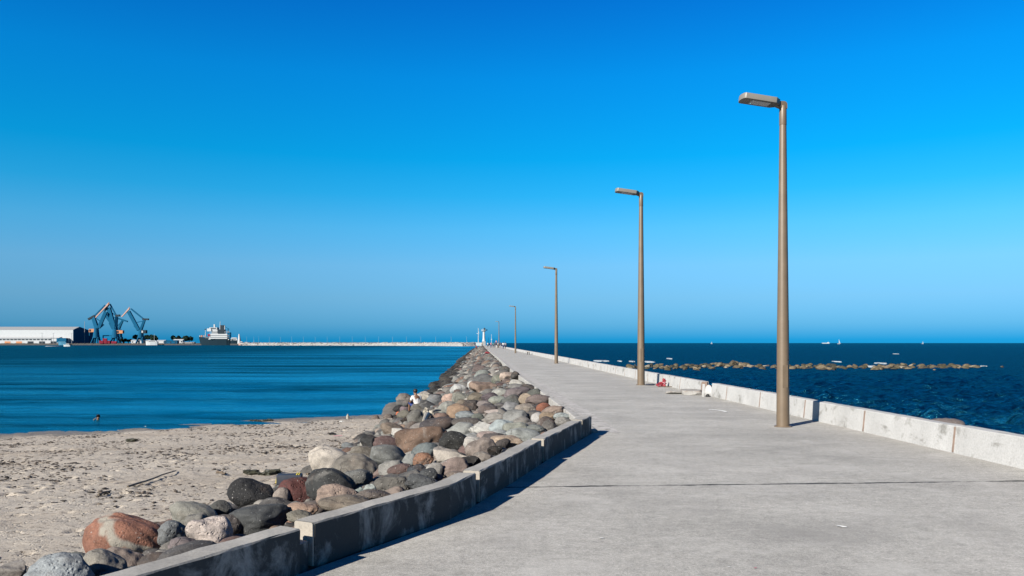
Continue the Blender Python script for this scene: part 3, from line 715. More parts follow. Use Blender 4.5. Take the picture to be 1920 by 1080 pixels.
# (cx, cy, w, h, tilt, sRGB colour, angular/pitted flags, description, landmark name or None)
HR = [
 (108,1086,128,82,0,(172,180,184),'p','pale blue-grey speckled dome boulder at the bottom edge','pale speckled dome boulder'),
 (190,1060,84,52,8,(158,152,140),'','smooth tan-grey boulder between dome boulder and barrier',None),
 (236,1017,146,84,14,(178,114,84),'','large orange boulder with a grey streak','large orange boulder'),
 (22,1075,66,38,-5,(150,142,134),'a','grey stone cut off by the bottom left corner',None),
 (322,1004,56,50,-10,(128,132,134),'p','blue-grey pitted boulder',None),
 (345,1020,52,22,5,(140,126,126),'','low mauve-grey stone',None),
 (362,968,84,46,22,(160,158,146),'','pale greenish-grey sloping boulder','pale greenish sloping boulder'),
 (413,955,44,30,10,(92,92,88),'p','rough dark grey boulder',None),
 (368,986,44,44,0,(138,134,126),'','plain grey boulder',None),
 (395,1002,74,58,-6,(222,204,192),'p','whitish-pink rough boulder leaning on the barrier','whitish-pink boulder'),
 (426,985,56,38,-8,(104,96,92),'','dark brown-grey round boulder',None),
 (474,933,88,56,16,(44,44,46),'p','big black tilted boulder','big black tilted boulder'),
 (478,974,116,48,-3,(84,87,88),'','long slate-grey boulder against the barrier','long slate boulder'),
 (506,959,42,20,0,(128,118,110),'','small brown-grey stone',None),
 (560,923,74,52,12,(112,58,52),'p','deep red-brown rough boulder','red-brown boulder'),
 (529,930,30,30,0,(170,154,142),'','small tan stone beside the black bag',None),
 (566,956,60,26,0,(184,150,124),'','pale orange-tan stone',None),
 (563,969,48,22,6,(144,138,122),'','flat olive-tan stone',None),
 (622,915,88,60,22,(64,66,66),'','large curved slate-black boulder','curved slate-black boulder'),
 (673,900,48,36,-4,(118,119,116),'p','speckled grey oval boulder','speckled grey oval boulder'),
 (630,931,68,38,5,(192,164,144),'p','pinkish-tan speckled boulder','pinkish speckled boulder'),
 (650,946,98,32,4,(146,132,114),'','flat brown-tan boulder against the barrier',None),
 (626,874,96,64,38,(208,196,180),'','cream sand-dusted slab boulder at the beach edge','cream slab boulder'),
 (668,879,82,50,8,(146,138,126),'','wide brownish-grey boulder',None),
 (690,853,64,28,10,(140,130,114),'','olive-tan flat boulder',None),
 (734,861,74,46,12,(134,136,132),'','big smooth grey boulder','big smooth grey boulder'),
 (697,832,44,28,26,(58,58,58),'a','small jagged black rock at the beach edge','jagged black rock'),
 (728,836,52,32,14,(116,88,84),'','maroon-brown boulder',None),
 (757,817,48,20,24,(206,200,190),'','white sliver of rock behind the brown boulder',None),
 (791,830,92,54,-6,(136,106,84),'','largest brown boulder with a creased face','largest brown boulder'),
 (853,833,56,44,8,(52,52,50),'p','round black pitted boulder','round black pitted boulder'),
 (800,850,54,36,-8,(112,122,122),'','blue-grey dome boulder',None),
 (794,866,37,32,0,(164,116,84),'p','small round orange-brown boulder','round orange-brown boulder'),
 (769,866,30,28,0,(154,156,152),'','small light grey boulder',None),
 (845,858,64,30,10,(206,194,178),'a','cream angular block','cream angular block'),
 (852,874,60,32,4,(156,134,124),'a','mauve-brown angular block','mauve-brown block'),
 (815,881,30,24,0,(170,164,156),'','small pale grey stone',None),
 (883,867,36,22,8,(48,46,44),'a','black angular rock against the barrier',None),
 (735,881,48,38,12,(160,157,150),'','light grey boulder',None),
 (752,887,47,31,-6,(128,100,92),'p','brown pitted boulder with a dark side',None),
 (782,884,36,24,-12,(66,74,82),'','dark blue-grey boulder',None),
 (804,890,32,22,0,(80,83,85),'','dark slate stone',None),
 (792,906,58,30,6,(104,107,109),'p','blue-grey cracked boulder against the barrier',None),
 (737,909,66,34,2,(126,121,113),'p','speckled brown-grey flat boulder',None),
 (673,922,22,16,0,(164,178,171),'a','small pale teal stone',None),
 (694,917,24,18,20,(190,200,194),'a','small whitish-green angular stone',None),
 (702,929,62,20,3,(122,110,102),'p','low brown stone against the barrier',None),
 (862,811,60,36,0,(172,174,168),'','large pale grey boulder','large pale grey boulder'),
 (820,803,64,36,-10,(84,78,80),'','large dark mauve boulder','large dark mauve boulder'),
 (795,807,48,28,0,(156,147,139),'','tan-grey boulder',None),
 (901,806,43,29,0,(228,225,216),'a','white boulder with a dark hollow','white hollow boulder'),
 (940,803,43,29,0,(178,190,190),'','pale blue-grey boulder','pale blue boulder'),
 (970,804,52,24,6,(160,162,148),'','greenish-tan flat boulder',None),
 (981,817,62,26,8,(174,179,174),'','pale long boulder against the barrier','pale long boulder'),
 (934,816,44,20,-4,(164,169,169),'','flat light grey boulder',None),
 (915,821,50,22,0,(180,158,148),'','pinkish flat boulder',None),
 (925,824,48,22,-3,(100,92,90),'','dark brown flat boulder','dark flat boulder'),
 (950,828,60,22,4,(196,170,143),'','long tan-orange boulder against the barrier','long tan boulder'),
 (943,833,27,20,0,(90,82,79),'','dark oval stone',None),
 (889,836,38,30,14,(210,204,194),'','cream stone',None),
 (901,843,56,40,-4,(156,140,129),'','smooth brown boulder','smooth brown boulder'),
 (928,845,27,18,0,(48,45,43),'a','small black cleft rock',None),
 (907,856,38,16,8,(144,133,122),'','low taupe stone',None),
 (882,822,28,20,0,(154,156,154),'','small grey stone',None),
 (826,821,24,16,0,(94,89,84),'a','small dark stone',None),
 (933,787,43,27,0,(156,150,142),'','round beige-grey boulder','round beige boulder'),
 (965,784,47,29,-4,(154,154,150),'','large grey oval boulder','large grey oval boulder'),
 (987,770,41,25,4,(166,153,139),'p','mottled tan boulder',None),
 (1020,767,29,21,0,(182,106,70),'','bright orange boulder near the kerb','bright orange boulder'),
 (1046,773,43,23,-8,(156,134,118),'','tan-brown boulder under the kerb','tan-brown kerb boulder'),
 (1027,784,30,22,-6,(176,149,118),'','ochre stone',None),
 (1009,785,26,22,0,(198,193,188),'','whitish stone',None),
 (1023,794,35,24,0,(120,104,96),'','brown round boulder',None),
 (1031,800,30,24,-6,(114,109,104),'p','dark grey-brown boulder against the barrier',None),
 (1058,782,35,15,4,(190,199,194),'','white-topped flat stone',None),
 (1057,791,30,18,4,(150,146,139),'','grey stone at the barrier end',None),
 (1007,806,36,18,6,(134,139,134),'','grey-green flat stone',None),
 (996,797,23,12,0,(114,109,106),'','small dark stone',None),
 (825,786,35,21,-3,(146,116,101),'','brown cobble',None),
 (861,776,46,33,18,(171,139,108),'','large ochre boulder','large ochre boulder'),
 (883,765,32,29,-20,(78,69,65),'','dark brown boulder',None),
 (877,782,44,20,8,(144,152,154),'','blue-grey flat boulder',None),
 (895,786,24,20,0,(114,119,109),'','grey-green stone',None),
 (877,794,56,20,0,(110,102,96),'p','dark grey-brown flat boulder',None),
 (840,795,26,12,-4,(206,190,170),'','small cream stone',None),
 (850,790,26,10,-4,(68,78,84),'','flat dark blue stone',None),
 (928,775,38,16,4,(196,180,170),'a','pink-white stone',None),
 (957,764,33,20,0,(156,156,156),'','pale grey oval stone',None),
 (914,771,34,25,10,(100,92,92),'','dark mauve boulder',None),
 (958,756,37,29,-4,(104,106,102),'','dark green-grey dome boulder','dark dome boulder'),
 (934,753,34,20,8,(154,159,146),'','greenish oval boulder',None),
 (920,747,32,20,-8,(106,92,97),'','dark mauve smooth boulder',None),
 (970,740,48,25,-4,(136,122,122),'','large mauve-grey boulder','large mauve boulder'),
 (994,731,32,20,-8,(90,82,78),'','dark brown boulder under the kerb',None),
 (978,728,42,18,-6,(146,143,138),'','long grey boulder',None),
 (1017,752,44,23,-6,(134,116,110),'','striped mauve boulder under the kerb','striped mauve boulder'),
 (1006,739,28,18,-5,(99,102,94),'','dark green boulder under the kerb',None),
 (984,750,30,23,0,(188,166,139),'a','tan and white stone',None),
 (935,739,32,19,-10,(180,180,170),'','pale sloping stone',None),
 (906,731,52,28,8,(168,140,119),'a','big angular brown rock','big angular brown rock'),
 (910,707,38,23,12,(144,149,142),'','grey-green boulder',None),
 (916,715,52,23,12,(109,109,109),'','large slate boulder','large slate boulder'),
 (934,713,24,21,10,(119,124,108),'','olive-green cylinder-like boulder',None),
 (956,707,30,17,4,(216,190,170),'a','pinkish-white boulder','pinkish-white boulder'),
 (974,706,16,18,0,(89,84,79),'','dark boulder standing above the kerb',None),
 (971,720,30,14,6,(200,196,186),'','whitish flat stone',None),
 (860,732,30,21,14,(208,208,203),'','large white boulder near the water','large white boulder'),
 (887,724,22,16,24,(208,208,203),'','small white boulder',None),
 (953,695,21,16,-6,(94,92,88),'','dark slate boulder under the kerb',None),
 (899,697,26,23,18,(116,98,94),'','brown-mauve boulder',None),
 (847,751,36,24,14,(210,174,154),'','pink boulder','pink boulder'),
 (868,749,38,22,14,(154,153,139),'','pale olive boulder',None),
 (840,767,35,28,20,(164,164,154),'','pale grey slab',None),
 (868,761,32,21,10,(139,124,104),'','olive-brown boulder',None),
 (892,749,32,24,-14,(134,122,102),'','olive-tan boulder',None),
 (909,763,30,21,4,(146,134,129),'','mottled grey-brown boulder',None),
 (936,763,24,14,0,(124,119,116),'','small grey stone',None),
 (797,749,44,25,18,(218,206,186),'a','cream rough rock beside the seated person','cream rough rock'),
 (762,749,36,20,8,(139,126,116),'','brown-grey boulder left of the seated person',None),
 (760,758,34,18,4,(114,112,109),'','dark grey boulder below the seated person',None),
 (748,767,22,14,0,(44,42,42),'','black wet stone at the water',None),
 (760,771,20,15,10,(134,114,119),'','mauve stone',None),
 (760,780,30,21,12,(124,119,104),'','grey-olive stone at the beach corner',None),
 (762,788,20,12,14,(48,45,43),'a','small dark wedge rock',None),
 (790,768,38,20,18,(119,114,102),'','long olive-grey boulder',None),
 (801,765,30,23,18,(90,90,90),'','dark slate boulder',None),
 (818,756,36,30,32,(129,132,134),'','tilted blue-grey boulder',None),
 (782,790,40,37,28,(130,127,119),'p','large grey rough boulder at the beach','large grey rough boulder'),
 (738,809,50,26,24,(156,136,116),'','tan boulder half sunk in the sand',None),
 (727,782,18,11,0,(124,109,99),'','small brown stone at the waterline',None),
 (704,784,14,10,0,(134,119,109),'','tiny brown stone at the waterline',None),
]
GRP = 'boulders on the jetty slope'
rocks = []         # dicts: pos, axes, tilt, yaw, col, flags, label
for k, (cx, cy, w, h, tl, c, fl, desc, lm) in enumerate(HR):
    d = hit_heap(cx, cy, .10)
    a = w*d/F_PX/2*1.05; b = h*d/F_PX/2*1.14
    if cy > 778 and cx < 735 and k > 120:      # lying on the beach
        pass
    c3 = max(.75*a, .9*b) if fl != 'f' else a
    p = at(cx, cy, d)
    if p.y > 12.0: p.x = min(p.x, float(XE(p.y)) - .06 - 1.08*a)
    rocks.append(dict(p=np.array(p), ax=(a*1.05, c3, b), tilt=-R(tl), yaw=R(rng.uniform(-12, 12)), c=srgb(*c), fl=fl, desc=desc, lm=lm, d=d, hand=True))

# boulders that fill the slope between and beyond the traced ones
PAL = [((146,140,132),5), ((124,120,114),5), ((104,100,97),4), ((164,158,148),4), ((152,134,120),3), ((134,112,102),3), ((84,80,78),2), ((186,178,166),2), ((140,142,134),2), ((170,140,116),1), ((124,130,132),2), ((118,92,86),1), ((200,194,184),1), ((150,112,92),1)]
PALX = [c for c, n in PAL for _ in range(n)]
cells = {}
def cell(p): return (int(p[0]//1.2), int(p[1]//1.2))
def near_ok(p, r, f):
    c = cell(p)
    for i in (-1, 0, 1):
        for j in (-1, 0, 1):
            for q, s in cells.get((c[0]+i, c[1]+j), ()):
                if abs(q[0]-p[0]) < (r+s)*f and abs(q[1]-p[1]) < (r+s)*f and math.dist(q[:2], p[:2]) < (r+s)*f: return False
    return True
def add_cell(p, r): cells.setdefault(cell(p), []).append((p, r))
for r_ in rocks: add_cell(r_['p'], (r_['ax'][0]+r_['ax'][1])/2)
far_rocks = []
def try_fill(n, y0, y1, rlo, rhi, f, sink, keep):
    for _ in range(n):
        y = math.exp(rng.uniform(math.log(y0), math.log(y1))) if y1/y0 > 2.2 else rng.uniform(y0, y1)
        w = float(heap_w(y)); t = rng.uniform(.10, .97)*w
        if y > 34: t = rng.uniform(.06, .98)*w
        x = float(XE(y)) - t*1.03
        if x/y < -.66: continue
        r = rlo + (rhi-rlo)*rng.random()**1.5
        if y > 12: x = min(x, float(XE(y)) - .05 - 1.25*r)
        z = float(heap_z(x, y)) - sink*r + rng.uniform(-.03, .05)
        p = np.array((x, y, z))
        if not near_ok(p, r, f): continue
        add_cell(p, r)
        c = rng.choice(PALX); v = rng.uniform(.84, 1.1); c = tuple(min(255, q*v) for q in c)
        if z < -1.60+rng.uniform(-.3,.15) and y > 36: c = rng.choice([(52,48,42), (64,58,50), (46,46,42), (78,70,60)])
        keep.append(dict(p=p, ax=(r*rng.uniform(.95, 1.3), r*rng.uniform(.85, 1.15), r*rng.uniform(.62, .9)), tilt=rng.uniform(-.4, .4), yaw=rng.uniform(0, 3.1),
                         c=srgb(*c), fl=rng.choice(['', '', '', 'a', 'p']), desc=None, lm=None, d=float(y), hand=False))
fill = []
try_fill(5000, 5.5, 46, .16, .36, .82, .45, fill)
try_fill(9000, 46, 150, .28, .62, .74, .12, fill)
try_fill(14000, 150, END, .42, .72, .66, .0, fill)
try_fill(5000, 5.0, 46, .09, .18, .80, .55, fill)
try_fill(6000, 46, 150, .14, .28, .80, .35, fill)
# very few stones lying out on the sand by the toe
rocks_all = rocks + sorted(fill, key=lambda q: -(q['ax'][0]*q['ax'][2])/q['d']**2)
def on_screen(q):
    px = 960+q['p'][0]/q['p'][1]*F_PX; py = HOR+(CAM_H-q['p'][2])/q['p'][1]*F_PX
    return -20 < px < 1940 and py < 1110
single, mass = [], []
for q in rocks_all:
    if q['hand'] or (len(single) < 288 and on_screen(q) and not (q['ax'][0] < .10)): single.append(q)
    else: mass.append(q)

def colour_word(c):
    r, g, b = [max(x, 1e-4)**(1/2.2) for x in c]; m = (r+g+b)/3
    warm = (r-b)/m
    tone = 'black' if m < .22 else 'dark' if m < .37 else 'pale' if m > .60 else ''
    if tone == 'black': return 'blackish'
    hue = 'rusty' if warm > .45 else 'brown' if warm > .26 else 'tan' if warm > .13 else 'grey' if warm > -.01 else 'bluish'
    return (tone+' '+hue).strip()
used = set()
lms = [(q['p'], q['lm']) for q in rocks if q['lm']]
lms_far = [(np.array((.3, 45., 0)), None)]
def place_words(q):
    px = lambda p: (960+p[0]/p[1]*F_PX, HOR+(CAM_H-p[2])/p[1]*F_PX)
    a = px(q['p']); ds = []
    for p, n in lms:
        b = px(p); ds.append((math.hypot(a[0]-b[0], (a[1]-b[1])*1.4), a[0]-b[0], a[1]-b[1], n))
    ds.sort(); return ds
def rel(dx, dy):
    if abs(dx) > 1.6*abs(dy): return 'left of' if dx < 0 else 'right of'
    v = 'just behind' if dy < 0 else 'just in front of'
    return v
for q in single:
    ds = [e for e in place_words(q) if e[3] != q['lm']]
    base = q['desc']
    if base is None:
        s = (q['ax'][0]+q['ax'][2])/2
        size = 'small' if s < .22 else 'mid-sized' if s < .38 else 'large'
        shp = {'': 'rounded boulder', 'a': 'angular boulder', 'p': 'rough boulder'}[q['fl']]
        base = f"{size} {colour_word(q['c'])} {shp}"
    cands = []
    if q['lm'] and base not in used: cands.append(base)
    for e in ds[:5]: cands.append(f"{base} {rel(e[1], e[2])} the {e[3]}")
    if q['desc'] and base not in used and len(base.split()) >= 7: cands.insert(0, base)
    t = float(edge_dist(q['p'][0], q['p'][1]))/6; zone = 'near the kerb' if t < .33 else 'halfway down the slope' if t < .66 else 'near the waterline' if q['d'] > 38 else 'near the sand'
    if q['d'] > 52:
        seg = 'level with the middle lamp post' if q['d'] < 72 else 'between the middle and slender lamp posts' if q['d'] < 110 else 'level with the slender lamp post'
        cands = [f"{base} {zone}, {seg}"] + cands
    for i, e in enumerate(ds[:7]):
        for g in ds[i+1:8]: cands.append(f"{base} between the {e[3]} and the {g[3]}")
    lab = next((c for c in cands if c not in used and 4 <= len(c.split()) <= 16), None)
    if lab is None: lab = next((c for c in cands if 4 <= len(c.split()) <= 16), cands[0])
    used.add(lab); q['label'] = lab

def tint_array(n, c):
    m = sum(c)/3; c = [(x*.78+m*.22)*.455 for x in c]      # the palette is read off sunlit stone
    a = np.ones((n, 4), dtype=np.float32); a[:, :3] = c; return a
streaked = streaked_rock()
for k, q in enumerate(single):
    sc = q['ax'][0]/q['d']*800
    sub = 6 if sc > 26 else 5 if sc > 9 else 4 if sc > 4 else 3
    v, f = rock_shape(sub, 100+k, 1.0 if q['fl'] == 'a' else (.15, .3, .2)[k % 3] if q['fl'] == '' else .35, q['ax'], q['tilt'], q['yaw'])
    o = np_mesh('boulder', v, f, streaked if q['lm'] == 'large orange boulder' else M['pitted'] if q['fl'] == 'p' else M['rock'])
    set_tint(o.data, tint_array(len(v), q['c'])); o.location = q['p']
    tag(o, q['label'], 'boulder', GRP)
def merge(items, sub_fn):
    V, Fc, C, n = [], [], [], 0
    for k, q in enumerate(items):
        v, f = rock_shape(sub_fn(q), 5000+k, .3, q['ax'], q['tilt'], q['yaw'])
        V.append(v+q['p']); Fc.append(f+n); C.append(tint_array(len(v), q['c'])); n += len(v)
    return np.concatenate(V), np.concatenate(Fc), np.concatenate(C)
v, f, c = merge(mass, lambda q: 3 if q['d'] < 40 else 2 if q['d'] < 140 else 1)
o = np_mesh('boulder_mass', v, f, M['rock']); set_tint(o.data, c)
tag(o, 'countless smaller and farther boulders covering the jetty slope', 'boulders', None, 'stuff')

# the one boulder that shows over the seawall, with the riprap it lies on
p = at(1771, 800, 13.2)
v, f = rock_shape(5, 77, .2, (.29, .34, .13), .06, .2)
o = np_mesh('sea_boulder', v, f, M['rock']); set_tint(o.data, tint_array(len(v), srgb(150, 134, 126))); o.location = p
tag(o, 'round brownish boulder showing above the right-hand seawall', 'boulder')
v, f = rock_shape(4, 78, .2, (.6, .7, .55), .1, .2)
o = np_mesh('sea_boulder', v, f, M['rock']); set_tint(o.data, tint_array(len(v), srgb(120, 114, 108))); o.location = p + Vector((.1, .1, -.60))
tag(o, 'grey boulder wedged beneath the round boulder behind the seawall', 'boulder')

# ------------------------------------------------------------------ reef and foam
REEF = [(1190,687,18,6),(1214,687,11,9),(1252,686,15,7),(1240,683,9,5),(1264,690,7,6),(1284,691,7,6),(1306,690,15,9),(1335,689,13,7),(1348,683,22,9),(1375,679,16,14),(1392,682,19,12),(1384,687,20,8),
        (1408,686,18,7),(1429,690,18,8),(1436,685,12,5),(1452,686,14,10),(1495,687,9,6),(1511,688,18,8),(1540,686,19,13),(1557,690,18,7),(1594,686,15,8),(1603,684,7,6),(1651,689,12,7),(1664,686,22,10),
        (1692,688,26,6),(1727,688,24,7),(1751,687,15,9),(1779,686,18,7),(1824,686,18,7),(1879,687,6,4),(1322,686,12,6),(1470,691,12,5),(1362,688,12,6),(1230,690,8,4),(1577,688,10,5),(1620,690,9,4),(1708,685,10,5),(1800,688,8,4)]
rl = {}
for k, (cx, cy, w, h) in enumerate(REEF):
    base = cy+h/2; d = F_PX*3.6/(base-HOR-.3)
    a = w*d/F_PX/2; b = h*d/F_PX/2*1.25
    v, f = rock_shape(4, 300+k, 1.3, (a*1.05, a*.8, b*rng.uniform(.75, 1.0)), rng.uniform(-.35, .35), rng.uniform(-.3, .3))
    c = srgb(*rng.choice([(196,176,140), (176,154,116), (206,190,160), (150,130,96), (120,106,78)]))
    o = np_mesh('reef_rock', v, f, M['reef']); ta = tint_array(len(v), c); wetz = v[:, 2] + b*.25 < .16+.10*np.sin(v[:, 0]*5); ta[:, :3] *= np.where(wetz, .30, .92)[:, None]; set_tint(o.data, ta)
    o.location = (at(cx, cy, d).x, d, SEA + b*.25)
    side = 'left of the second lamp post' if cx < 1200 else 'between the second lamp post and the main hump' if cx < 1340 else 'on the tallest hump of the reef' if cx < 1400 else 'left of the nearest lamp post' if cx < 1460 else 'just right of the nearest lamp post' if cx < 1575 else 'towards the right end of the reef' if cx < 1760 else 'at the far right end of the reef'
    size = 'broad low' if w > 2*h else 'tall chunky' if h > 8 else 'small'
    tone = colour_word(c)
    lab = f'{size} {tone} reef rock {side}'
    n = rl.get(lab, 0); rl[lab] = n+1
    if n: lab = f'{size} {tone} reef rock {side}, {["", "next one", "third", "fourth"][min(n, 3)]}'
    tag(o, lab, 'rock', 'rocks of the offshore reef')
items = []
for k in range(240):
    cx = rng.uniform(1180, 1835); cy = 687+rng.gauss(0, 2.2) - 2.5*math.exp(-((cx-1375)/60)**2); d = F_PX*3.6/(cy+2-HOR); r = rng.uniform(.15, .48)
    items.append(dict(p=np.array((at(cx, cy, d).x, d, SEA+r*.1)), ax=(r*1.4, r, r*.8), tilt=rng.uniform(-.3, .3), yaw=rng.uniform(0, 3), c=srgb(*rng.choice([(120,106,70), (96,88,56), (146,128,92), (80,76,56)])), d=d))
v, f, c = merge(items, lambda q: 2)
o = np_mesh('reef_rubble', v, f, M['reef']); set_tint(o.data, c); tag(o, 'low weedy stones awash along the reef', 'rocks', None, 'stuff')
fm = bmesh.new()
def foam_patch(cx, cy, w, hh):
    d = F_PX*3.6/(cy-HOR); L = w*d/F_PX; Dp = hh*d*d/(F_PX*3.6); c = at(cx, cy, d); n = 18; s = rng.random()*99
    vs = []
    for i in range(n):
        a = 2*math.pi*i/n; k = 1+.5*noise.noise(Vector((math.cos(a)*1.6+s, math.sin(a)*1.6, s)))
        vs.append((c.x+math.cos(a)*L/2*k, d+math.sin(a)*Dp/2*k))
    lo = [fm.verts.new((x, y, SEA-.3)) for x, y in vs]; hi = [fm.verts.new((c.x+(x-c.x)*.8, d+(y-d)*.8, SEA+min(.16, .0022*d)+.04*rng.random())) for x, y in vs]
    for i in range(n): fm.faces.new((lo[i], lo[(i+1) % n], hi[(i+1) % n], hi[i]))
    fm.faces.new(hi)
for a in [(1127,677.5,34,1.6),(1162,678,7,1.2),(1185,678.5,8,1.5),(1216,679,16,2),(1255,673,4,1),(1630,688,17,1.6),(1652,682,12,1.3),(1568,679,10,1),(1795,688,8,.7),(1845,688,6,.7),(1680,664,3,.4)]:
    foam_patch(*a)
me = bpy.data.meshes.new('sea_foam'); bmesh.ops.recalc_face_normals(fm, faces=fm.faces); fm.to_mesh(me); fm.free()
tag(link_mesh('sea_foam', me, M['foam']), 'white foam on breaking wave crests', 'foam', None, 'stuff')

# ------------------------------------------------------------------ small things on walkway, slope and beach
def bundle():
    p = ground(1241, 725); root = empty('red_bundle', p, 'crumpled red and pink cloth bundle at the foot of the white wall', 'bundle', None)
    mb = MB(); mb.blob((.0, 0, .10), .15, 4, .5, (1.25, .9, .75)); mb.blob((.12, .0, .24), .13, 4, .5, (.8, .8, 1.0)); mb.blob((-.17, -.02, .09), .11, 4, .4, (1.2, .9, .8))
    mb.build('cloth', M['red_cloth'], root, 0, 2, True)
    mb = MB(); mb.blob((.10, -.10, .17), .07, 3, .4, (1.2, .5, .8)); mb.blob((-.12, -.10, .07), .05, 3, .4, (1.2, .5, .6)); mb.build('pink_patch', M['pink_cloth'], root, 0, 2, True); root.scale = (.66, .66, .78)
bundle()
p = ground(1219, 722.5); mb = MB(); mb.blob((0, 0, .03), .17, 3, .3, (1.0, .6, .2))
o = mb.build('flat_shoe', M['dark_cloth'], None, 0, 2, True); o.location = p; tag(o, 'flat dark sandal-like scrap lying right of the second lamp post', 'litter')
p = ground(1253, 726); mb = MB(); mb.bar((-.16, 0, .02), (.18, .02, .02), .025); mb.bar((.18, .02, .02), (.20, .02, .09), .03)
o = mb.build('stick', M['stick']); o.location = p; tag(o, 'thin dark stick poking out right of the red bundle', 'stick')
lit = [(1343,771,.30,'curled white scrap on the walkway left of the nearest lamp post'), (1439,783,.06,'white speck of litter left of the nearest lamp foot'), (1524,793,.09,'white speck of litter right of the nearest lamp foot'),
       (1522,831,.06,'tiny white litter speck in the middle of the right paving'), (998,924,.05,'tiny white speck below the barrier shadow tip'), (1128,1010,.07,'pale scrap on the near paving left of centre'),
       (1577,988,.16,'pale torn paper scrap on the near paving right of centre'), (1416,1066,.04,'reddish-white scrap near the bottom edge'), (1367,1064,.05,'white scrap left of the reddish scrap near the bottom edge'),
       (1870,1001,.03,'white speck near the right edge of the near paving'), (1088,688,.16,'small white scrap at the foot of the far seawall'), (1155,727,.20,'pale flattened scrap left of the second lamp foot'),
       (1400,862,.05,'white speck on the paving below the nearest lamp'), (1072,748,.14,'pale scrap on the paving beyond the barrier end')]
for k, (px, py, s, lab) in enumerate(lit):
    p = ground(px, py); bm = bmesh.new(); n = 10; sd = k*7.3
    if k == 0:
        pts = [Vector((.15*math.cos(a)*.9, .32*math.sin(a)*1.1, 0)) for a in np.linspace(-1.4, 1.5, 9)]
        for a, b in zip(pts, pts[1:]):
            d = (b-a).normalized(); nn = Vector((-d.y, d.x, 0))*.035
            bm.faces.new([bm.verts.new(q) for q in (a-nn+Vector((0,0,.012)), b-nn+Vector((0,0,.02)), b+nn+Vector((0,0,.012)), a+nn+Vector((0,0,.006)))])
    else:
        s *= .42; c = bm.verts.new((0, 0, s*.2)); ring = []
        for i in range(n):
            a = 2*math.pi*i/n; r = s*.5*(1+.6*noise.noise(Vector((math.cos(a)+sd, math.sin(a), 0))))
            ring.append(bm.verts.new((r*math.cos(a)*1.2, r*math.sin(a), .006+.1*s*rng.random())))
        for i in range(n): bm.faces.new((c, ring[i], ring[(i+1) % n]))
    me = bpy.data.meshes.new('litter_scrap'); bm.to_mesh(me); bm.free()
    o = link_mesh('litter_scrap', me, M['paper'] if k != 7 else M['pink_cloth']); o.location = p; o.rotation_euler = (0, 0, rng.uniform(-.4, .4)); tag(o, lab, 'litter')

# low bench-like rack beside the far wall
p = ground(990.5, 664.8); k = p.y/F_PX
root = empty('low_rack', p, 'low thin-legged bench standing against the far seawall', 'bench', None, R(92))
mb = MB(); mb.box((0, 0, .40), (1.25, .35, .05)); mb.build('seat', M['wood'], root, .01)
for sx in (-.55, .55):
    mb = MB(); mb.bar((sx, -.14, 0), (sx, -.1, .38), .06); mb.bar((sx, .14, 0), (sx, .1, .38), .06); mb.build('leg', M['dark'], root)

# black bag with yellow straps among the boulders
def on_heap(px, py, lift=0.0):
    d = hit_heap(px, py, lift); return at(px, py, d)
p = on_heap(543, 912, .1) + Vector((0, 0, .10)); s = p.y/F_PX
root = empty('black_bag', p, 'black bag with yellow straps lying behind the red-brown boulder', 'bag', None, R(8))
mb = MB(); mb.box((0, 0, .02), (46*s, 24*s, 18*s)); mb.build('body', M['dark_cloth'], root, 2.5*s, 3, True)
for x in (14, 18):
    mb = MB(); mb.box((x*s, -1*s, .02+9.6*s), (1.6*s, 20*s, 1.2*s)); mb.build('strap', M['yellow'], root)
mb = MB(); mb.bar((-23.2*s, -10*s, .02-6*s), (-22*s, -10*s, .02+7*s), 1.6*s); mb.build('strap', M['yellow'], root)

# pennant of paper wedged in the rocks
p = on_heap(838, 738, .0); s = p.y/F_PX
root = empty('paper_pennant', p, 'white paper pennant with a yellow tip wedged among the boulders by the water', 'pennant', None, R(-10))
mb = MB(); mb.prism([(-4*s, 0, 0), (6*s, .0, 4*s), (-1*s, .02, 14*s)], (0, .012, 0)); mb.build('sheet', M['paper'], root)
mb = MB(); mb.prism([(-2.0*s, -.006, 7*s), (1.6*s, -.006, 9.5*s), (-1*s, -.006, 13.6*s)], (0, .004, 0)); mb.build('yellow_tip', M['yellow'], root)
mb = MB(); mb.prism([(-2.4*s, -.006, 3*s), (.2*s, -.006, 3.6*s), (-1.4*s, -.006, 6.5*s)], (0, .004, 0)); mb.build('red_mark', M['red_cloth'], root)
# bleached driftwood on the stones
a, b, c3 = on_heap(794, 790, .25), on_heap(803, 776, .3), on_heap(826, 769, .3)
mb = MB(); o0 = Vector(a)
pts = [Vector(a), Vector(a).lerp(Vector(b), .6)+Vector((0, 0, .05)), Vector(b), Vector(b).lerp(Vector(c3), .5)+Vector((0, 0, .05)), Vector(c3)]
for i, (u, v_) in enumerate(zip(pts, pts[1:])): mb.tube(u-o0, v_-o0, [.05, .08, .07, .045][i], [.08, .07, .045, .025][i], 9)
for _ in range(7): 
    q = pts[2]-o0; mb.blob(q+Vector((rng.uniform(-.15, .15), rng.uniform(-.1, .1), rng.uniform(-.08, .12))), .07, 2, .5)
o = mb.build('driftwood', M['bone'], None, 0, 2, True); o.location = o0; tag(o, 'bleached knotted driftwood lying on the boulders near the beach corner', 'driftwood')
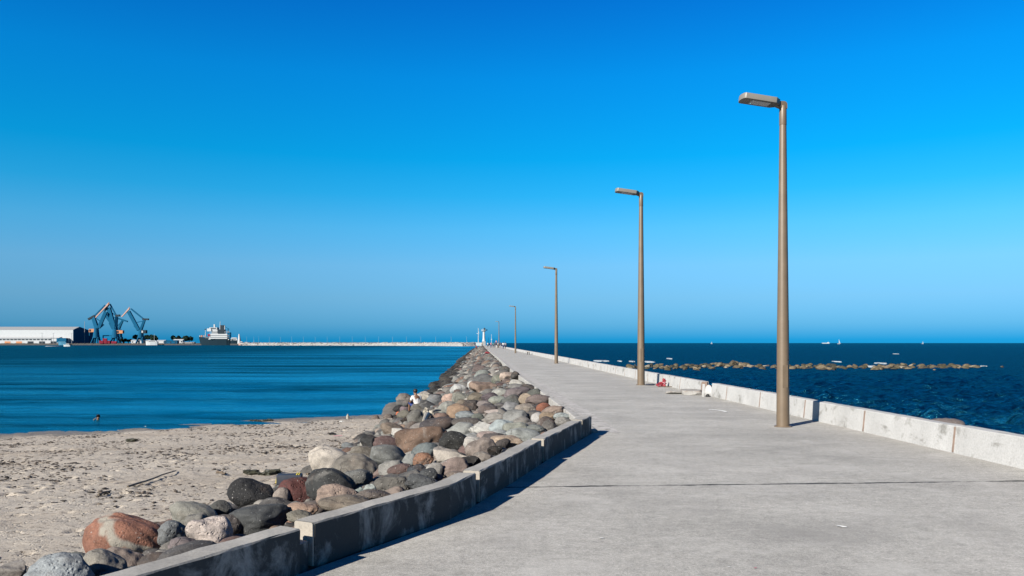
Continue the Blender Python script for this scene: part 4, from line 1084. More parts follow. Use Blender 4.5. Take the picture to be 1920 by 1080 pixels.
# dark scraps of weed, bark and grit strewn over the trodden sand
items = []
while len(items) < 6500:
    y_ = rng.uniform(7, 41); x_ = rng.uniform(-24, 0)
    if x_ > float(XE(y_)) - float(heap_w(y_))*.98 or x_ < -.70*y_: continue
    z_ = float(beach_z(x_, y_))
    if z_ < SEA+.06: continue
    dn = .30 + .5*float(vnoise(np.array(x_*.30+4), np.array(y_*.5), 31)) + .45*math.exp(-((y_-22-.25*(x_+10))/2.6)**2)
    if rng.random() > dn: continue
    r_ = .010+.036*rng.random()**2.4
    items.append(dict(p=np.array((x_, y_, z_+.004)), ax=(r_*rng.uniform(.9, 2.0), r_, r_*rng.uniform(.25, .5)), tilt=rng.uniform(-.3, .3), yaw=rng.uniform(0, 3), c=srgb(*rng.choice([(112,98,84), (96,84,74), (130,114,98), (74,66,58), (140,124,108)])), d=y_))
v, f, c = merge(items, lambda q: 1)
o = np_mesh('beach_debris', v, f, M['rock']); set_tint(o.data, c); tag(o, 'dark scraps of weed, bark and grit strewn over the sand', 'debris', None, 'stuff')
# sticks and weed on the sand
def on_beach(px, py):
    dx, dz = (px-960)/F_PX, -(py-HOR)/F_PX; D = np.arange(5, 60, .02)
    g = CAM_H+dz*D-beach_z(dx*D, D); i = np.where(g < 0)[0]; d = float(D[i[0]]) if len(i) else 40
    return at(px, py, d)
for (x0, y0, x1, y1, r, lab) in [(241,917,330,886,.016,'long thin driftwood stick on the sand above the orange boulder'), (184,932,207,924,.018,'short dark stick on the sand left of the long stick'),
                                  (407,888,421,892,.03,'short dark twig on the sand right of the long stick'), (575,893,590,893,.02,'dark twig beside the black bag')]:
    a, b = on_beach(x0, y0), on_beach(x1, y1); mb = MB(); n = 7; prev = None
    for i in range(n):
        q = Vector(a).lerp(Vector(b), i/(n-1)) - Vector(a); q += Vector((rng.uniform(-.03, .03), rng.uniform(-.05, .05), .03+rng.uniform(0, .03)))
        if prev is not None: mb.tube(prev, q, r*(1.3-.08*i), r*(1.2-.08*i), 6)
        prev = q
    o = mb.build('driftwood_stick', M['stick'], None, 0, 2, True); o.location = a; tag(o, lab, 'stick')
for (px, py, w, lab) in [(132,805,22,'dark clump of seaweed at the waterline below the bather'), (478,791,22,'left dark seaweed clump at the waterline'), (500,790,18,'right dark seaweed clump at the waterline'),
                         (246,828,9,'small dark weed tuft on the sand at left'), (472,888,20,'dark dry weed patch on the sand left of the black bag'), (505,890,24,'dry weed patch nearest the black bag')]:
    p = on_beach(px, py); s = p.y/F_PX; mb = MB()
    for _ in range(16): mb.blob((rng.gauss(0, w*s*.28), rng.gauss(0, w*s*.3), .01+rng.uniform(0, .05)), rng.uniform(.03, .09), 2, .6, (1.5, 1, .5))
    o = mb.build('seaweed_clump', M['weed'], None, 0, 2, True); o.location = p; tag(o, lab, 'seaweed')
for (px, py, sz, m, lab, nm) in [(652,785,.10,'bone','pale yellowish plastic jug standing at the waterline','plastic_jug'), (640,791,.06,'paper','flat white litter on the sand beside the plastic jug','litter_scrap'),
                                 (622,815,.09,'dark','small dark scrap on the sand above the red straw','litter_scrap'), (272,801,.05,'paper','white scrap left at the water\'s edge','litter_scrap')]:
    p = on_beach(px, py); mb = MB()
    if nm == 'plastic_jug':
        mb.tube((0, 0, 0), (0, 0, sz*1.3), sz*.75, sz*.7, 14); mb.tube((0, 0, sz*1.3), (0, 0, sz*1.9), sz*.7, sz*.25, 14); mb.tube((0, 0, sz*1.9), (0, 0, sz*2.2), sz*.26, sz*.26, 12)
    else: mb.blob((0, 0, sz*.3), sz, 3, .6, (1.4, 1, .4))
    o = mb.build(nm, M[m], None, 0, 2, True); o.location = p; tag(o, lab, 'litter')
p = on_beach(632, 819); mb = MB(); mb.bar((-.12, 0, .03), (.16, .03, .04), .016); o = mb.build('red_straw', M['pink_cloth']); o.location = p; tag(o, 'short pinkish-red stick lying on the pale sand', 'litter')
p = on_heap(747, 779, .1); mb = MB(); mb.blob((0, 0, .08), .09, 3, .5, (1, .7, .8)); o = mb.build('orange_scrap', mottled('orange_plastic', (.40,.10,.04))); o.location = p; tag(o, 'orange plastic scrap wedged at the corner of water and boulders', 'litter')
p = ground(909, 662); q = at(909, 661, 118); mb = MB(); mb.blob((0, 0, .1), .22, 3, .5, (1.4, .8, .6)); o = mb.build('red_cloth_heap', M['red_cloth'], None, 0, 2, True); o.location = (float(XE(112))-.9, 112, .12); tag(o, 'small red cloth draped on far boulders beside the kerb', 'cloth')

# ------------------------------------------------------------------ people
def skin_mesh(name, joints, edges, mat, parent, levels=1):
    """joints: name -> (xyz, radius); grown into one continuous surface, the first joint is the root"""
    names = list(joints); bm = bmesh.new(); vs = {n: bm.verts.new(joints[n][0]) for n in names}
    for a, b in edges: bm.edges.new((vs[a], vs[b]))
    me = bpy.data.meshes.new(name); bm.to_mesh(me); bm.free()
    o = bpy.data.objects.new(name, me); COL.objects.link(o)
    md = o.modifiers.new('skin', 'SKIN'); md.use_smooth_shade = True
    for i, n in enumerate(names):
        r = joints[n][1]; sv = me.skin_vertices[0].data[i]; sv.radius = r if isinstance(r, tuple) else (r, r); sv.use_root = (i == 0)
    ss = o.modifiers.new('sub', 'SUBSURF'); ss.levels = levels; ss.render_levels = levels
    dg = bpy.context.evaluated_depsgraph_get(); ev = bpy.data.meshes.new_from_object(o.evaluated_get(dg))
    bpy.data.objects.remove(o); bpy.data.meshes.remove(me)
    ev.name = name
    return link_mesh(name, ev, mat, parent, True) if not ev.materials.__len__() else link_mesh(name, ev, None, parent, True)
def person(loc, rz, label, shirt, trousers, pose='stand', scale=1.0, group=None, sun=1):
    root = empty('person', loc, label, 'person', group, rz); root.scale = (scale,)*3
    J = {'pelvis': ((0, 0, .95), (.13, .10)), 'waist': ((0, .0, 1.12), (.125, .09)), 'chest': ((0, .0, 1.32), (.15, .105)), 'neck': ((0, 0, 1.47), .055), 'jaw': ((0, .02, 1.555), (.062, .07)), 'crown': ((0, .0, 1.66), (.075, .088)), 'nose': ((0, .105, 1.59), .014)}
    swing = .22 if pose == 'walk' else .02
    for s, n in ((1, 'l'), (-1, 'r')):
        f = s*swing
        J['sh'+n] = ((s*.175, 0, 1.40), .055); J['el'+n] = ((s*.235, -f*.5-.02, 1.13), .043); J['wr'+n] = ((s*.25, -f*.9+.06, .90), .028); J['pa'+n] = ((s*.25, -f*.9+.08, .83), (.022, .034))
        J['hip'+n] = ((s*.095, 0, .88), .085); J['kn'+n] = ((s*.10, f*.55+.03, .49), .056); J['an'+n] = ((s*.10, f-.02, .085), .036); J['to'+n] = ((s*.115, f+.15, .035), (.04, .028))
    if pose == 'sit':
        sh = -.83
        for k in list(J):
            (x, y, z), r = J[k]; J[k] = ((x, y, z+sh), r)
        for k, dy, dz in (('chest', .10, -.03), ('neck', .17, -.05), ('jaw', .22, -.07), ('crown', .22, -.07), ('nose', .22, -.07), ('waist', .03, 0)):
            (x, y, z), r = J[k]; J[k] = ((x, y+dy, z+dz), r)
        for s, n in ((1, 'l'), (-1, 'r')):
            J['sh'+n] = ((s*.18, .12, .53), .055); J['el'+n] = ((s*.25, .22, .28), .043); J['wr'+n] = ((s*.14, .42, .30), .028); J['pa'+n] = ((s*.10, .48, .31), (.022, .034))
            J['hip'+n] = ((s*.10, .06, .07), .085); J['kn'+n] = ((s*.15, .47, .25), .058); J['an'+n] = ((s*.13, .55, -.17), .036); J['to'+n] = ((s*.14, .70, -.20), (.04, .028))
    if pose == 'bathe':
        J['ell'] = ((.31, .12, 1.32), .043); J['wrl'] = ((.18, .20, 1.50), .03); J['pal'] = ((.13, .19, 1.56), (.022, .034))
        J['elr'] = ((-.34, .12, 1.16), .043); J['wrr'] = ((-.40, .30, 1.10), .03); J['par'] = ((-.42, .37, 1.08), (.022, .034))
    E = [('pelvis', 'waist'), ('waist', 'chest'), ('chest', 'neck'), ('neck', 'jaw'), ('jaw', 'crown'), ('jaw', 'nose')]
    for n in 'lr': E += [('chest', 'sh'+n), ('sh'+n, 'el'+n), ('el'+n, 'wr'+n), ('wr'+n, 'pa'+n), ('pelvis', 'hip'+n), ('hip'+n, 'kn'+n), ('kn'+n, 'an'+n), ('an'+n, 'to'+n)]
    BJ = dict(J); BE = list(E)
    for s, n in ((1, 'l'), (-1, 'r')):
        w = Vector(J['wr'+n][0]); pa = Vector(J['pa'+n][0]); d = (pa-w).normalized(); side = d.cross(Vector((1, .2, 0))).normalized()
        for i, (o_, L) in enumerate(((-.027, .070), (-.009, .082), (.009, .076), (.027, .058))):
            b_ = pa + side*o_ + d*.02; BJ[f'f{n}{i}'] = (tuple(b_), .0095); BJ[f'g{n}{i}'] = (tuple(b_+d*L*.9+Vector((0, .012, 0))), .0075)
            BE += [('pa'+n, f'f{n}{i}'), (f'f{n}{i}', f'g{n}{i}')]
        b_ = w + side*(-.035) + d*.03; BJ[f't{n}'] = (tuple(b_), .011); BJ[f'u{n}'] = (tuple(b_+d*.045+side*-.02), .009); BE += [('wr'+n, f't{n}'), (f't{n}', f'u{n}')]
    body = skin_mesh('body', BJ, BE, M['skin'], root); body.data.materials.clear(); body.data.materials.append(M['skin'])
    gr = lambda r, e: (r[0]+e, r[1]+e) if isinstance(r, tuple) else r+e
    SJ = {k: (J[k][0], gr(J[k][1], .032)) for k in ('waist', 'chest', 'shl', 'shr', 'pelvis')}
    for n in 'lr':
        a, b = Vector(J['sh'+n][0]), Vector(J['el'+n][0]); SJ['sl'+n] = (tuple(a.lerp(b, .7)), .070)
    (x, y, z), r = J['neck']; SJ['col'] = ((x, y, z-.04), .07)
    SE = [('pelvis', 'waist'), ('waist', 'chest'), ('chest', 'shl'), ('chest', 'shr'), ('shl', 'sll'), ('shr', 'slr'), ('chest', 'col')]
    so = skin_mesh('shirt', SJ, SE, None, root); so.data.materials.clear(); so.data.materials.append(M[shirt])
    if pose != 'bathe':
        TJ = {'pelvis': (J['pelvis'][0], gr(J['pelvis'][1], .02))}; TE = []
        for n in 'lr':
            TJ['hip'+n] = (J['hip'+n][0], .10); TJ['kn'+n] = (J['kn'+n][0], .075); a, b = Vector(J['kn'+n][0]), Vector(J['an'+n][0]); TJ['sn'+n] = (tuple(a.lerp(b, .85 if pose != 'sit' else .15)), .06)
            TE += [('pelvis', 'hip'+n), ('hip'+n, 'kn'+n), ('kn'+n, 'sn'+n)]
        to = skin_mesh('trousers', TJ, TE, None, root); to.data.materials.clear(); to.data.materials.append(M[trousers])
    hc = Vector(J['crown'][0]); mb = MB(); mb.blob(hc+Vector((0, -.012, .02)), .098, 3, .05, (.95, 1.1, 1.0))
    bmesh.ops.delete(mb.bm, geom=[v for v in mb.bm.verts if (v.co.y-hc.y > .055 and v.co.z < hc.z+.05) or v.co.z < hc.z-.09], context='VERTS')
    mb.build('hair', M['hair'], root, 0, 2, True)
    return root
p = on_heap(783, 762, .30)
person(p + Vector((0, 0, -.12)), R(35), 'person seen from behind in white shirt and blue shorts sitting on rocks at the water', 'white_cloth', 'blue_cloth', 'sit', 1.08)
p = at(184, 786, F_PX*3.6/(787-HOR)); 
person((p.x, p.y, SEA-1.38), R(200), 'person bathing with only dark head and shoulders above the harbour water', 'dark_cloth', 'dark_cloth', 'bathe', .92)
WP = 'people walking on the far jetty'
for (px, d, rz, sh, tr, pose, lab, zz) in [
    (943.5, 205, 10, 'white_cloth', 'blue_cloth', 'walk', 'person in white shirt and blue trousers walking nearest along the far jetty', 0),
    (947.5, 214, 0, 'grey_cloth', 'dark_cloth', 'walk', 'person in grey walking just right of the white-shirted walker', 0),
    (930.5, 262, 170, 'pink_cloth', 'dark_cloth', 'stand', 'person in pink standing raised above the others in the far group', .75),
    (928.0, 250, 160, 'dark_cloth', 'dark_cloth', 'walk', 'dark-dressed person beside the pink one in the far group', 0),
    (920.5, 250, 190, 'pink_cloth', 'blue_cloth', 'walk', 'person in pale pink top and blue trousers left in the far group', 0),
    (914.5, 290, 200, 'white_cloth', 'dark_cloth', 'walk', 'white-shirted person leftmost of the far group beside the lighthouse', 0),
    (924.6, 270, 170, 'teal_cloth', 'dark_cloth', 'stand', 'person in teal in the middle of the far group', 0),
    (933.5, 235, 180, 'grey_cloth', 'dark_cloth', 'walk', 'person in grey top just left of the smallest lamp post', 0),
    (938.8, 240, 180, 'dark_cloth', 'grey_cloth', 'walk', 'dark-topped person just right of the smallest lamp post', 0),
    (904.0, 320, 180, 'tan_cloth', 'dark_cloth', 'stand', 'person standing in front of the lighthouse base', 0)]:
    person(((px-960)*d/F_PX, d, zz), R(rz), lab, sh, tr, pose, 1.06, WP)
    if zz:
        mb = MB(); mb.box((0, 0, zz/2-.02), (.6, .6, zz-.02)); o = mb.build('mooring_block', M['kerb'], None, .03); o.location = ((px-960)*d/F_PX, d, 0); tag(o, 'squat concrete block under the person in pink', 'block')
person(((893.5-960)*300/F_PX, 300, -.45), R(150), 'person in red sitting on the far boulders left of the lighthouse', 'red_cloth', 'dark_cloth', 'sit', 1.3)

# ------------------------------------------------------------------ lighthouse, masts, breakwater
D0 = 470.0; k0 = D0/F_PX
lx = (907.3-960)*k0
root = empty('lighthouse', (lx, D0, 0), 'white tapering lighthouse tower at the end of the jetty', 'lighthouse')
mb = MB(); mb.box((0, 0, 1.3), (2.1, 2.1, 2.6)); mb.build('pedestal', M['far_grey'], root, .06)
mb = MB(); mb.tube((0, 0, 2.6), (0, 0, 4.2), 1.0, .72, 20); mb.tube((0, 0, 4.2), (0, 0, 8.2), .72, .62, 20); mb.build('shaft', M['far_white'], root, 0, 2, True)
mb = MB(); mb.tube((0, 0, 8.2), (0, 0, 8.6), .62, 1.35, 20); mb.tube((0, 0, 8.6), (0, 0, 8.8), 1.4, 1.4, 20); mb.build('gallery', M['far_white'], root, 0, 2, True)
mb = MB()
for a in np.linspace(0, 2*math.pi, 12, endpoint=False): mb.tube((1.3*math.cos(a), 1.3*math.sin(a), 8.8), (1.3*math.cos(a), 1.3*math.sin(a), 9.7), .05, .05, 6)
for z in (9.25, 9.7):
    for a in range(12):
        u, v_ = 2*math.pi*a/12, 2*math.pi*(a+1)/12; mb.bar((1.3*math.cos(u), 1.3*math.sin(u), z), (1.3*math.cos(v_), 1.3*math.sin(v_), z), .07)
mb.build('railing', M['far_white'], root)
mb = MB(); mb.tube((.3, 0, 8.8), (.3, 0, 10.1), .5, .5, 14); mb.tube((.3, 0, 10.1), (.3, 0, 10.5), .6, .1, 14); mb.build('lantern', M['far_glass'], root)
mb = MB(); mb.box((1.7, 0, 9.2), (.9, .6, .7)); mb.build('solar_panel', M['far_teal'], root)
o = MB().box((0, 0, .95), (4.6, 3.2, 1.9)).build('equipment_hut', M['far_pale'], None, .05); o.location = ((899-960)*D0/F_PX, D0+6, -.1); tag(o, 'pale low concrete hut left of the lighthouse foot', 'hut')
px_, d_ = 897, 490
root = empty('signal_mast', ((px_-960)*d_/F_PX, d_, 0), 'tall pale signal mast with a crossarm left of the lighthouse', 'mast')
mb = MB(); mb.tube((0, 0, 0), (0, 0, 10.6), .28, .16, 10); mb.build('pole', M['far_pale'], root)
mb = MB(); mb.bar((-1.1, 0, 7.4), (.5, 0, 7.2), .28); mb.bar((0, 0, 7.9), (.35, 0, 8.4), .4); mb.build('crossarm', M['far_pale'], root)
for px_, h_, d_, lab in ((921.5, 6.4, 430, 'thin pale mast rising from the far group of people'), (916, 4.6, 440, 'short dark mast nearest the lighthouse on its right'), (926, 4.2, 420, 'short dark mast right of the thin pale mast')):
    m_ = M['far_pale'] if h_ > 6 else M['far_teal']
    root = empty('beacon_mast', ((px_-960)*d_/F_PX, d_, 0), lab, 'mast', 'slim masts beside the lighthouse')
    MB().tube((0, 0, 0), (0, 0, h_), .16, .08, 8).build('pole', m_, root); MB().box((0, 0, h_*.55), (.5, .3, .5)).build('box', m_, root)

BW = [(899, 930), (884, 890), (868, 880), (810, 980), (700, 1060), (560, 1120), (455, 1150)]
bp = resample([((px-960)*d/F_PX, d) for px, d in BW], 2.0)
rows = []
sect = [(-9, -3.4), (-6, -1.4), (-4, .2), (-2.4, 1.1), (-1.2, 1.7), (1.2, 1.7), (2.6, 1.0), (6, -1), (9, -3.4)]
n = len(bp)
for i, p in enumerate(bp):
    d = (bp[min(n-1, i+1)]-bp[max(0, i-1)]).normalized(); nr = Vector((-d.y, d.x)); r = []
    for o_, z in sect: r.append((p.x+nr.x*-o_+rng.uniform(-.5, .5), p.y+nr.y*-o_+rng.uniform(-.5, .5), z+rng.uniform(-.45, .45)))
    rows.append(r)
bwo = strip('breakwater', rows, M['bwater']); bwo['kind'] = 'thing'; tag(bwo, 'long pale rubble breakwater curving across the harbour mouth', 'breakwater')
items = []
for i in range(1300):
    p = bp[rng.randrange(n)]; r = rng.uniform(.35, .95); off = rng.uniform(-7, 3); z = np.interp(off, [s[0] for s in sect], [s[1] for s in sect])
    d = (bp[min(n-1, 5)]-bp[0]).normalized(); q = (p.x+rng.uniform(-1, 1), p.y+off)
    items.append(dict(p=np.array((q[0], q[1], z+.2)), ax=(r*1.2, r, r*.8), tilt=0, yaw=rng.uniform(0, 3), c=srgb(*rng.choice([(205,198,188), (180,172,162), (150,142,134), (220,214,206), (90,84,80)])), d=900))
v, f, c = merge(items, lambda q: 1)
o = np_mesh('breakwater_stones', v, f, M['rock']); set_tint(o.data, c); tag(o, 'loose pale stones along the far breakwater', 'stones', None, 'stuff')
lpx = [462.6, 476, 485, 505, 526, 547, 569, 591, 613.5, 637, 660.5, 685, 710, 736, 762, 789, 817, 846, 875]
lref = None
for k, px in enumerate(lpx):
    d = float(np.interp(px, [b[0] for b in BW[::-1]], [b[1] for b in BW[::-1]]))+1
    lab = f'thin pale lamp pole on the far breakwater, {["first","second","third","fourth","fifth","sixth","seventh","eighth","ninth","tenth","eleventh","twelfth","thirteenth","fourteenth","fifteenth","sixteenth","seventeenth","eighteenth","last"][k]} from the cargo ship'
    if lref is None:
        lref = empty('breakwater_lamp', (0, 0, 0), lab, 'lamp pole', 'lamp poles on the far breakwater')
        MB().tube((0, 0, 0), (0, 0, 7.6), .20, .14, 8).build('pole', M['far_post'], lref); MB().bar((-.1, 0, 7.6), (-.9, 0, 7.75), .2).build('lamp_head', M['far_post'], lref)
        o = lref
    else: o = copy_tree(lref)
    o['label'] = lab; o.location = ((px-960)*d/F_PX, d, 2.0); s = (8.0*d/F_PX)/5.4*.95; o.scale = (1, 1, s)

# ------------------------------------------------------------------ the port across the harbour
DP = 1300.0; KP = DP/F_PX
def c1(x, y): return (x/6.4, 540+y/6.4)          # enlargements the port was measured on
def c2(x, y): return (240+x/6.4, 560+y/6.4)
rows = []
for d in np.linspace(1290, 3200, 6): rows.append([((px-960)*d/F_PX - (300 if px < -200 else 0), d, .9 if d > 1295 else .5) for px in (-900, -200, 0, 100, 200, 300, 420, 462)])
strip('port_land', rows, M['far_land'])
def rocky_bank():
    rows = []
    for i, px in enumerate(np.arange(-400, 420, 1.5)):
        x = (px-960)*KP; rows.append([(x, 1286+rng.uniform(-1, 1), -2.6), (x, 1288.5, -.8+rng.uniform(-.6, .6)), (x, 1291, .5+rng.uniform(-.2, .9)), (x, 1300, .7)])
    o = strip('shore_bank', rows, M['far_quay']); return o
rocky_bank()
class Far:
    """a thing measured on an enlargement: root at (px0, base), parts in metres"""
    def __init__(s, name, conv, x0, ybase, d, label, cat, group=None):
        s.conv = conv; s.k = d/F_PX; px, _ = conv(x0, ybase); s.px0 = px; s.d = d
        s.zb = 0.7; s.yb = HOR + (CAM_H-s.zb)/s.k
        s.root = empty(name, ((px-960)*s.k, d, s.zb), label, cat, group)
    def P(s, x, y, dy=0.0):
        px, py = s.conv(x, y); return Vector(((px-s.px0)*s.k, dy, (s.yb-py)*s.k))
def crane(x0, d, label, boom, jib, tie, tower, cw, stub, house, strut, colw, coltop, tipmat):
    f = Far('harbour_crane', c1, x0, 660, d, label, 'crane', 'portal cranes on the quay'); P = f.P; r = f.root; u = .1354*d/1300
    gy = 655
    for sx in (-1, 1):
        for sy in (-1, 1):
            a = P(x0+sx*colw*.95, gy, sy*5.5); b = P(x0+sx*colw*.45, 590, sy*2.2); a.z = -.2
            MB().bar(a, b, 2.2).build('leg', M['far_teal'], r)
    m = MB(); t = P(x0, coltop); b = P(x0, 598); m.tube(b, t, colw*u*.9, colw*u*.62, 12); m.box(P(x0, 597), (colw*1.7*u, 6.5, 2.2)); m.build('portal', M['far_teal'], r)
    MB().bar(P(*boom[0], -1.2), P(*boom[1], -.5), 3.4, boom[2]*u*1.25).build('boom', M['far_teal'], r)
    m = MB(); (a, b_, w) = jib
    m.bar(P(*a, -1), P(*b_, -.3), .9, w*u*.35); m.bar(P(*a, 1), P(*b_, .3), .9, w*u*.35)
    A, B = P(*a), P(*b_); m.bar(A+Vector((0, 0, w*u*.5)), B, .9, .9)
    for q in (.2, .4, .6): m.bar(A.lerp(B, q)+Vector((0, -1, -.3)), A.lerp(B, q+.15)+Vector((0, 1, w*u*.35*(1-q))), .6)
    m.build('jib', M[tipmat], r)
    MB().bar(P(*tie[0]), P(*tie[1]), 1.6, 2.0).build('tie_beam', M['far_teal'], r)
    m = MB(); m.bar(P(*tower[0], -1.6), P(*tower[1], -.6), 1.6, tower[2]*u*.75); m.bar(P(*tower[0], 1.6), P(*tower[1], .6), 1.6, tower[2]*u*.75); m.build('tower_frame', M['far_teal'], r)
    MB().bar(P(*cw[0]), P(*cw[1]), 3.2, cw[2]*u).build('counterweight', M['far_dark'] if cw[2] > 16 else M['far_teal'], r)
    if stub: MB().bar(P(*stub[0]), P(*stub[1]), 1.8, 16*u).build('luffing_strut', M['far_teal'], r)
    if strut: MB().bar(P(*strut[0]), P(*strut[1]), .9, 1.2).build('back_stay', M['far_teal'], r)
    if house:
        (hx0, hx1, hy0, hy1, hm) = house; a, b = P(hx0, hy0), P(hx1, hy1)
        h = MB().box((a+b)/2, (b.x-a.x, 5.5, a.z-b.z)).build('machine_house', M[hm], r, .2)
        MB().box(Vector((a.x+(b.x-a.x)*.25, -2.9, (a.z+b.z)/2)), ((b.x-a.x)*.3, .3, (a.z-b.z)*.6)).build('window', M['far_pale' if hm == 'far_dark' else 'far_glass'], h)
    return f
crane(1155, 1300, 'leftmost blue-green harbour crane beside the warehouse, pale jib folded down left', ((1190,478),(1272,285),30), ((1302,195),(1145,355),36), ((1262,205),(1125,345)), ((1165,490),(1118,352),60), ((1060,376),(1140,332),22), ((1188,482),(1245,438)), (1075,1140,490,530,'far_orange'), ((1150,360),(1215,410)), 42, 478, 'far_pink')
crane(1385, 1304, 'middle blue-green harbour crane with an orange jib, above the red containers', ((1378,490),(1304,240),40), ((1312,188),(1248,292),36), ((1320,192),(1392,328)), ((1393,495),(1402,345),46), ((1388,332),(1440,330),24), ((1312,420),(1350,492)), (1402,1482,508,546,'far_orange'), ((1335,290),(1385,330)), 48, 490, 'far_orange')
crane(1440, 1345, 'far blue-green harbour crane half hidden behind the middle crane', ((1400,500),(1268,320),26), ((1268,318),(1250,350),14), ((1268,318),(1420,372)), ((1425,495),(1470,392),26), ((1420,366),(1530,402),16), None, None, ((1400,470),(1460,395)), 30, 500, 'far_teal')
crane(1690, 1298, 'rightmost blue-green harbour crane standing apart with a pinkish jib', ((1668,505),(1546,283),30), ((1556,246),(1460,346),34), ((1572,250),(1722,372)), ((1690,505),(1735,380),34), ((1712,374),(1785,376),20), ((1610,450),(1655,502)), (1702,1760,505,545,'far_dark'), ((1645,412),(1735,392)), 40, 505, 'far_pink')

# warehouse
f = Far('warehouse', c1, 400, 660, 1302, 'long pale warehouse at the left edge with a row of small windows', 'warehouse'); P = f.P; r = f.root
x_l, x_r = P(-420, 600).x, P(840, 600).x; zt, zm = P(0, 500).z, P(0, 602).z; dep = 48
zr = P(0, 494).z
m = MB(); m.box(((x_l+x_r)/2, dep/2+9, zt/2), (x_r-x_l, dep, zt)); m.build('main_hall', M['far_white'], r)
m = MB(); m.prism([(x_r+.05, 9-.3, zt), (x_r+.05, 9+dep*.4, zr+4.5), (x_r+.05, 9+dep+.3, zt)], (x_l-x_r-.1, 0, 0)); m.build('roof', M['far_grey'], r)
m = MB(); m.prism([(x_r+.3, 8.8, 0), (x_r+.3, 8.8, zt), (x_r+.3, 9+dep*.4, zr+4.4), (x_r+.3, 9+dep, zt), (x_r+.3, 9+dep, 0)], (.4, 0, 0)); m.build('gable_end', M['far_teal'], r)  # shade of the end wall put into its darker teal colour
xa = P(800, 600).x
m = MB(); m.box(((x_l+xa)/2, 4.5, zm/2), (xa-x_l, 8.6, zm)); an = m.build('annex', M['far_white'], r)
m = MB(); m.prism([(x_l, -.6, zm+.02), (x_l, 8.6, zm+2.2), (x_l, 8.6, zm+.02)], (P(700, 0).x-x_l, 0, 0)); m.build('annex_roof', M['far_white'], r)
for i in range(22):
    a = P(-360+45.5*i, 620)
    if a.x < P(670, 0).x: MB().box((a.x, .1, P(0, 619).z), (4.6, .3, 2.0)).build('window', M['far_glass'], r)
for i in range(-2, 6):
    a = P(90+138*i, 655)
    if a.x < xa-4: MB().box((a.x, .1, 1.7), (9.5, .3, 3.6)).build('loading_door', M['far_orange'] if i in (0, 1) else M['far_dark'], r)
o = MB().box((P(752, 0).x, -1.5, P(0, 628).z), (P(810, 0).x-P(695, 0).x, 5, 7.5)).build('side_shed', M['far_teal'], r)
# small second shed and a pole behind the gable
f = Far('shed', c1, 970, 660, 1372, 'pale gabled shed with a dark right part behind the warehouse', 'shed'); P = f.P; r = f.root
a, b = P(900, 502), P(1016, 660); MB().box(((a.x+b.x)/2, 10, a.z/2), (b.x-a.x, 20, a.z)).build('wall', M['far_pale'], r)
a, b = P(1018, 500), P(1075, 660); MB().box(((a.x+b.x)/2, 10, a.z/2), (b.x-a.x, 20, a.z)).build('dark_wing', M['far_teal'], r)
f = Far('flood_light_mast', c1, 1016, 500, 1330, 'thin mast above the pale shed beside the cranes', 'mast'); MB().tube(Vector((0, 0, 0)), f.P(1016, 400), .5, .3, 8).build('pole', M['far_grey'], f.root)
for x, lab in ((860, 'dark lamp mast against the shaded warehouse gable'), (505, 'thin lamp mast in front of the long warehouse wall'), (640, 'thin lamp mast right of the middle of the warehouse wall')):
    f = Far('yard_lamp', c1, x, 660, 1292, lab, 'mast', 'lamp masts in the port yard'); MB().tube(Vector((0, 0, 0)), f.P(x, 545), .35, .22, 8).build('pole', M['far_grey'], f.root); MB().box(f.P(x, 543), (3.2, .5, .6)).build('lamp_head', M['far_grey'], f.root)
# containers, gantry, trucks
for k, (x0, x1, y0, y1, lab) in enumerate([(1195,1240,632,664,'red container stack left of the middle crane'), (1238,1285,605,664,'tallest red container stack below the middle crane'), (1284,1322,632,664,'red container stack right of the tallest one'), (1340,1400,640,668,'low dark red container under the middle crane')]):
    f = Far('shipping_container', c1, (x0+x1)/2, y1, 1289.0+k*.7, lab, 'container', 'red containers on the quay'); a, b = f.P(x0, y0), f.P(x1, y1)
    m = MB(); m.box((0, 0, a.z/2), (b.x-a.x, 2.6, a.z))
    for q in np.linspace(a.x, b.x, 9): m.box((q, -1.35, a.z/2), (.25, .2, a.z-.6))
    m.build('container_body', M['far_red'], f.root)
f = Far('gantry_frame', c1, 1285, 660, 1312, 'dark teal gantry frame behind the red containers', 'gantry'); m = MB()
m.bar(f.P(1235, 572), f.P(1345, 572), 1.5, 1.5); 
for x in (1238, 1340): a = f.P(x, 575); m.bar(Vector((a.x, 0, 0)), a, 1.3)
m.build('frame', M['far_teal'], f.root)
def low_building(conv, x0, x1, y0, y1, d, wall, roof, lab, name='harbour_building'):
    f = Far(name, conv, (x0+x1)/2, y1, d, lab, 'building', 'low harbour buildings'); a, b = f.P(x0, y0), f.P(x1, y1); h = max(a.z, 2.4); w = b.x-a.x
    MB().box((0, 4, h*.40), (w, 8, h*.8)).build('wall', M[wall], f.root)
    m = MB(); m.prism([(-w/2-.5, -.6, h*.8), (-w/2-.5, 4, h), (-w/2-.5, 8.6, h*.8)], (w+1, 0, 0)); m.build('roof', M[roof], f.root)
    for q in np.linspace(-w*.38, w*.38, max(2, int(w/7))): MB().box((q, -.1, h*.42), (2.2, .3, h*.3)).build('window', M['far_glass'], f.root)
low_building(c1, 1572, 1722, 622, 660, 1296, 'far_white', 'far_white', 'low white building beneath the rightmost crane')
low_building(c1, 1748, 1800, 622, 660, 1294, 'far_pale', 'far_grey', 'small pale building right of the rightmost crane')
low_building(c2, 345, 445, 496, 548, 1294, 'far_white', 'far_white', 'white roofed boathouse between the trees and the cargo ship')
low_building(c2, 432, 590, 500, 550, 1290, 'far_teal', 'far_teal', 'dark teal roofed open shed left of the cargo ship')
low_building(c2, 545, 655, 486, 548, 1318, 'far_pale', 'far_white', 'flat white roofed building in front of the far trees')
